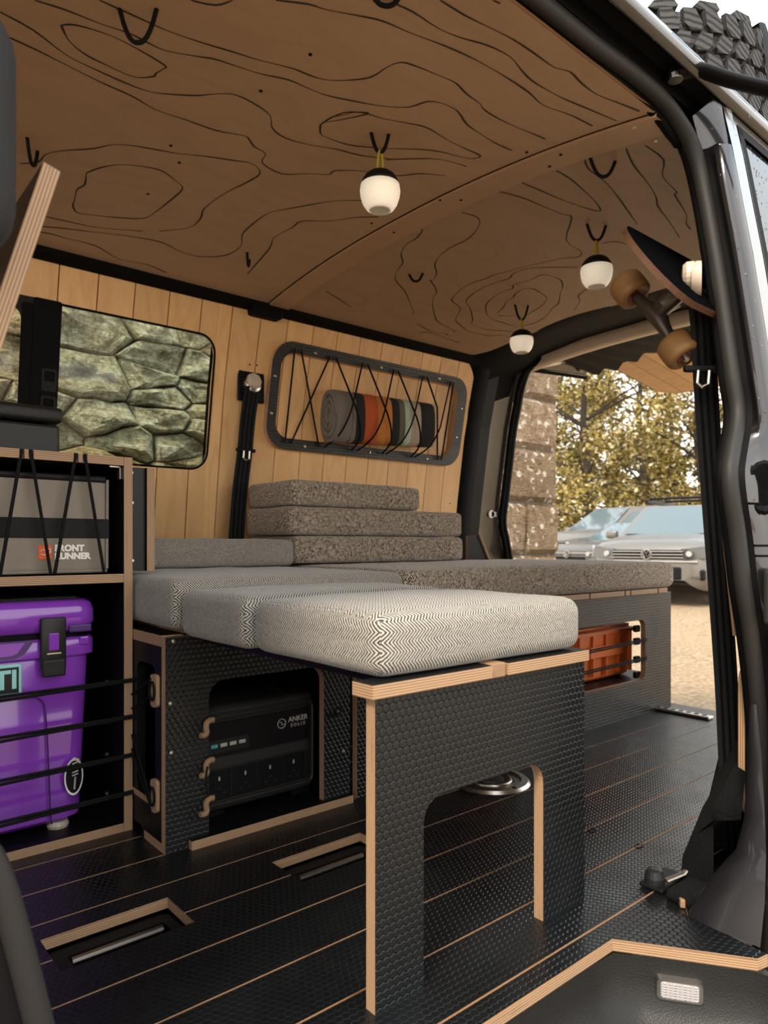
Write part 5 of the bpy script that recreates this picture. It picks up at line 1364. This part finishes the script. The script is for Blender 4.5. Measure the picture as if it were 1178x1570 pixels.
for i, (u, t, h, cr, n, lm, lab, low) in enumerate([
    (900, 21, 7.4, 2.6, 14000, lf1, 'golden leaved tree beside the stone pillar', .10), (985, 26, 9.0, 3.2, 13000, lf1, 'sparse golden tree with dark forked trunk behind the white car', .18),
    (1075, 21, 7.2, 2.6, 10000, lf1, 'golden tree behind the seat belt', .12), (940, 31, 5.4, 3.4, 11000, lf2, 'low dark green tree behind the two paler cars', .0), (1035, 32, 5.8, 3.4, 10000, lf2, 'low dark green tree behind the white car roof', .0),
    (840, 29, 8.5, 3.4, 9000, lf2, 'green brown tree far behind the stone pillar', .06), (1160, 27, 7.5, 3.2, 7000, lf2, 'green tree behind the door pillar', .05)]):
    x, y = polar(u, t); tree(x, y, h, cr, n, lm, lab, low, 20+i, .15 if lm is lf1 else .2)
# ---------- cars
tyre_c = pm('car_tyre', (.015, .015, .016), .8); chrome = pm('chrome', (.42, .40, .37), .3, 1.0); lampm = pm('headlamp', (.05, .05, .048), .12); lampm.node_tree.nodes['Principled BSDF'].inputs['Coat Weight'].default_value = 1
lampg = pm('lamp_glass', (.36, .35, .33), .2); cglass = pm('car_glass', (.09, .125, .14), .05)  # car glass: blue of the reflected sky put into the base colour
def car(u, t, turn, paintc, label, H=1.66, suv=True, bars=True):
    x, y = polar(u, t); z0 = gz(x, y); l = (u-CX)/FPX
    dr = -Vector((FW[0]+l*RT[0], FW[1]+l*RT[1], 0)).normalized(); ca, sa = math.cos(turn), math.sin(turn)
    hd_ = Vector((dr.x*ca-dr.y*sa, dr.x*sa+dr.y*ca, 0)); sd_ = Vector((-hd_.y, hd_.x, 0))
    o = Vector((x, y, z0))-hd_*2.2
    M = Matrix(((hd_.x, sd_.x, 0, o.x), (hd_.y, sd_.y, 0, o.y), (0, 0, 1, o.z), (0, 0, 0, 1)))
    t_ = thing('parked_car', label, 'car', o, 'parked cars behind the van')
    q = H/1.66
    secs = [(2.22, .62, .40, .72), (2.20, .74, .32, .80), (2.12, .83, .27, .92), (1.95, .89, .24, .985), (1.6, .91, .24, 1.03), (1.1, .92, .24, 1.085), (.5, .92, .24, 1.10), (-.6, .92, .24, 1.12), (-1.6, .91, .24, 1.14), (-2.1, .87, .28, 1.12), (-2.25, .78, .36, 1.0)]
    cols = []
    for sx, wv_, zb_, zt_ in secs:
        zt_ *= q; zm = zb_+(zt_-zb_)*.62
        half = [(wv_*.86, zb_), (wv_*.98, zb_+.08), (wv_, zb_+(zt_-zb_)*.35), (wv_*.985, zm), (wv_*.95, zt_-.07), (wv_*.86, zt_-.015), (wv_*.5, zt_+.022), (0, zt_+.03)]
        prof = half+[(-a, b_) for a, b_ in half[:-1][::-1]]
        cols.append([Vector((sx, a, b_)) for a, b_ in prof])
    v, f = loft(cols); n = len(cols[0]); f.append(tuple(range(n))); f.append(tuple(range((len(cols)-1)*n+n-1, (len(cols)-1)*n-1, -1)))
    mk('body', xf((v, f), M), paintc, t_, smooth=True, auto=45)
    zw, zr = 1.06*q, (H-.05)
    a_ = [(1.18, .80), (.36, .60), (-1.45, .60), (-2.12, .78)]; zs_ = [zw, zr-.02, zr, zw+.06]
    roofm = [Vector((sx, s*wv_, zz_)) for (sx, wv_), zz_ in zip(a_, zs_) for s in (-1, 1)]
    mid = [Vector((-.5, -.63, zr+.03)), Vector((-.5, .63, zr+.03))]
    cab = (roofm+mid, [(0, 1, 3, 2), (2, 3, 9, 8), (8, 9, 5, 4), (4, 5, 7, 6), (0, 2, 8, 4, 6), (1, 7, 5, 9, 3)])
    mk('cabin', xf(cab, M), paintc, t_)
    def quad(p, out): 
        c = sum(p, Vector())/4; return [c+(k-c)*.88+out for k in p], [(0, 1, 2, 3)]
    ws = quad([roofm[0], roofm[1], roofm[3], roofm[2]], Vector((.012, 0, .012))); mk('windscreen', xf(ws, M), cglass, t_)
    for s in (0, 1):
        A_, B_, C_, D_ = roofm[0+s], roofm[2+s], roofm[4+s], roofm[6+s]; sg = -1 if s == 0 else 1
        mk('side_window', xf(([A_.lerp(D_, .05)+Vector((0, sg*.012, .05)), A_.lerp(D_, .47)+Vector((0, sg*.012, .05)), B_.lerp(C_, .47)+Vector((0, sg*.012, -.05)), B_.lerp(C_, .02)+Vector((0, sg*.012, -.05))], [(0, 1, 2, 3)]), M), cglass, t_)
        mk('side_window', xf(([A_.lerp(D_, .50)+Vector((0, sg*.012, .05)), A_.lerp(D_, .9)+Vector((0, sg*.012, .05)), B_.lerp(C_, .93)+Vector((0, sg*.012, -.05)), B_.lerp(C_, .50)+Vector((0, sg*.012, -.05))], [(0, 1, 2, 3)]), M), cglass, t_)
        mr = mk('mirror', xf(rbox(.80, .92, sg*1.02-.10, sg*1.02+.10, 1.03*q, 1.17*q, .04, 3), M), paintc, t_, smooth=True)
        for wx in (1.36, -1.36):
            whl = mk('wheel', xf(lathe([(.20, -.11), (.31, -.10), (.34, -.06), (.34, .06), (.31, .10), (.20, .11)], (wx, sg*.82, .34), 24, (0, 1, 0)), M), tyre_c, t_, smooth=True)
            mk('rim', xf(lathe([(.22, -.115), (.21, .115)], (wx, sg*.82, .34), 20, (0, 1, 0)), M), chrome, whl)
        P = [(2.225, sg*.50, .705*q), (2.215, sg*.52, .86*q), (2.13, sg*.80, .90*q), (1.93, sg*.905, .915*q), (1.95, sg*.915, .80*q), (2.13, sg*.83, .725*q)]
        hl = mk('headlamp', xf(([Vector(k)+Vector((.035, sg*.03, 0)) for k in P]+[Vector(k)-Vector((.06, sg*.06, 0)) for k in P], [tuple(range(6))]+[(i, (i+1) % 6, 6+(i+1) % 6, 6+i) for i in range(6)]), M), lampm, t_)
        [mk('lamp_unit', xf(lathe([(.045, 0), (.04, .03)], (2.245-.10*k, sg*(.60+.14*k), (.785+.012*k)*q), 14, (.9, sg*.35, 0)), M), lampg, hl) for k in (0, 1)]
        mk('fog_recess', xf(rbox(2.10, 2.20, sg*.68-.13, sg*.68+.13, .40, .56, .03), M), blackm, t_)
        mk('fog_lamp', xf(rbox(2.17, 2.215, sg*.68-.07, sg*.68+.07, .42, .47, .01), M), lampm, t_)
    gl = mk('grille', xf(rbox(2.15, 2.232, -.52, .52, .70*q, .845*q, .02), M), blackm, t_)
    for k in range(3): mk('grille_bar', xf(rbox(2.20, 2.245, -.52, .52, (.722+.045*k)*q, (.736+.045*k)*q, .004), M), chrome, gl)
    bdg = mk('badge', xf(lathe([(.078, 0), (.075, .012), (.06, .014)], (2.24, 0, .775*q), 24, (1, 0, 0)), M), blackm, gl)
    mk('badge_ring', xf(tube([(2.254, .072*math.cos(a), .775*q+.072*math.sin(a)) for a in [2*PI*k/20 for k in range(20)]], .008, 6, closed=True), M), chrome, bdg)
    mk('badge_mark', xf(join(tube([(2.256, -.03, .775*q+.055), (2.256, 0, .775*q+.008), (2.256, .03, .775*q+.055)], .006, 5), tube([(2.256, -.058, .775*q+.03), (2.256, -.025, .775*q-.052), (2.256, 0, .775*q-.008), (2.256, .025, .775*q-.052), (2.256, .058, .775*q+.03)], .006, 5)), M), chrome, bdg)
    mk('lower_intake', xf(rbox(2.15, 2.235, -.50, .50, .40, .60, .03), M), blackm, t_)
    mk('bumper_trim', xf(rbox(2.12, 2.24, -.72, .72, .655, .685, .01), M), chrome, t_)
    if bars:
        for bx in (.05, -.9): mk('roof_bar', xf(rbox(bx-.05, bx+.05, -.62, .62, H+.06, H+.10, .012), M), blackm, t_)
        for s in (-1, 1): mk('roof_rail', xf(rbox(-1.4, .3, s*.60-.02, s*.60+.02, H-.01, H+.06, .012), M), blackm, t_)
wp = paintmat('white_car_paint', (.17, .16, .147), .4, False, .25); sp = paintmat('silver_car_paint', (.12, .112, .10), .4, False, .25)
car(993, 10.6, -.30, wp, 'white parked car with roof bars facing the open rear of the van')
car(872, 14.0, -.85, sp, 'low silver parked car between the stone pillar and the white car', 1.38, False, False)
car(846, 15.8, -.9, wp, 'white parked car mostly hidden behind the stone pillar', 1.75, True, False)
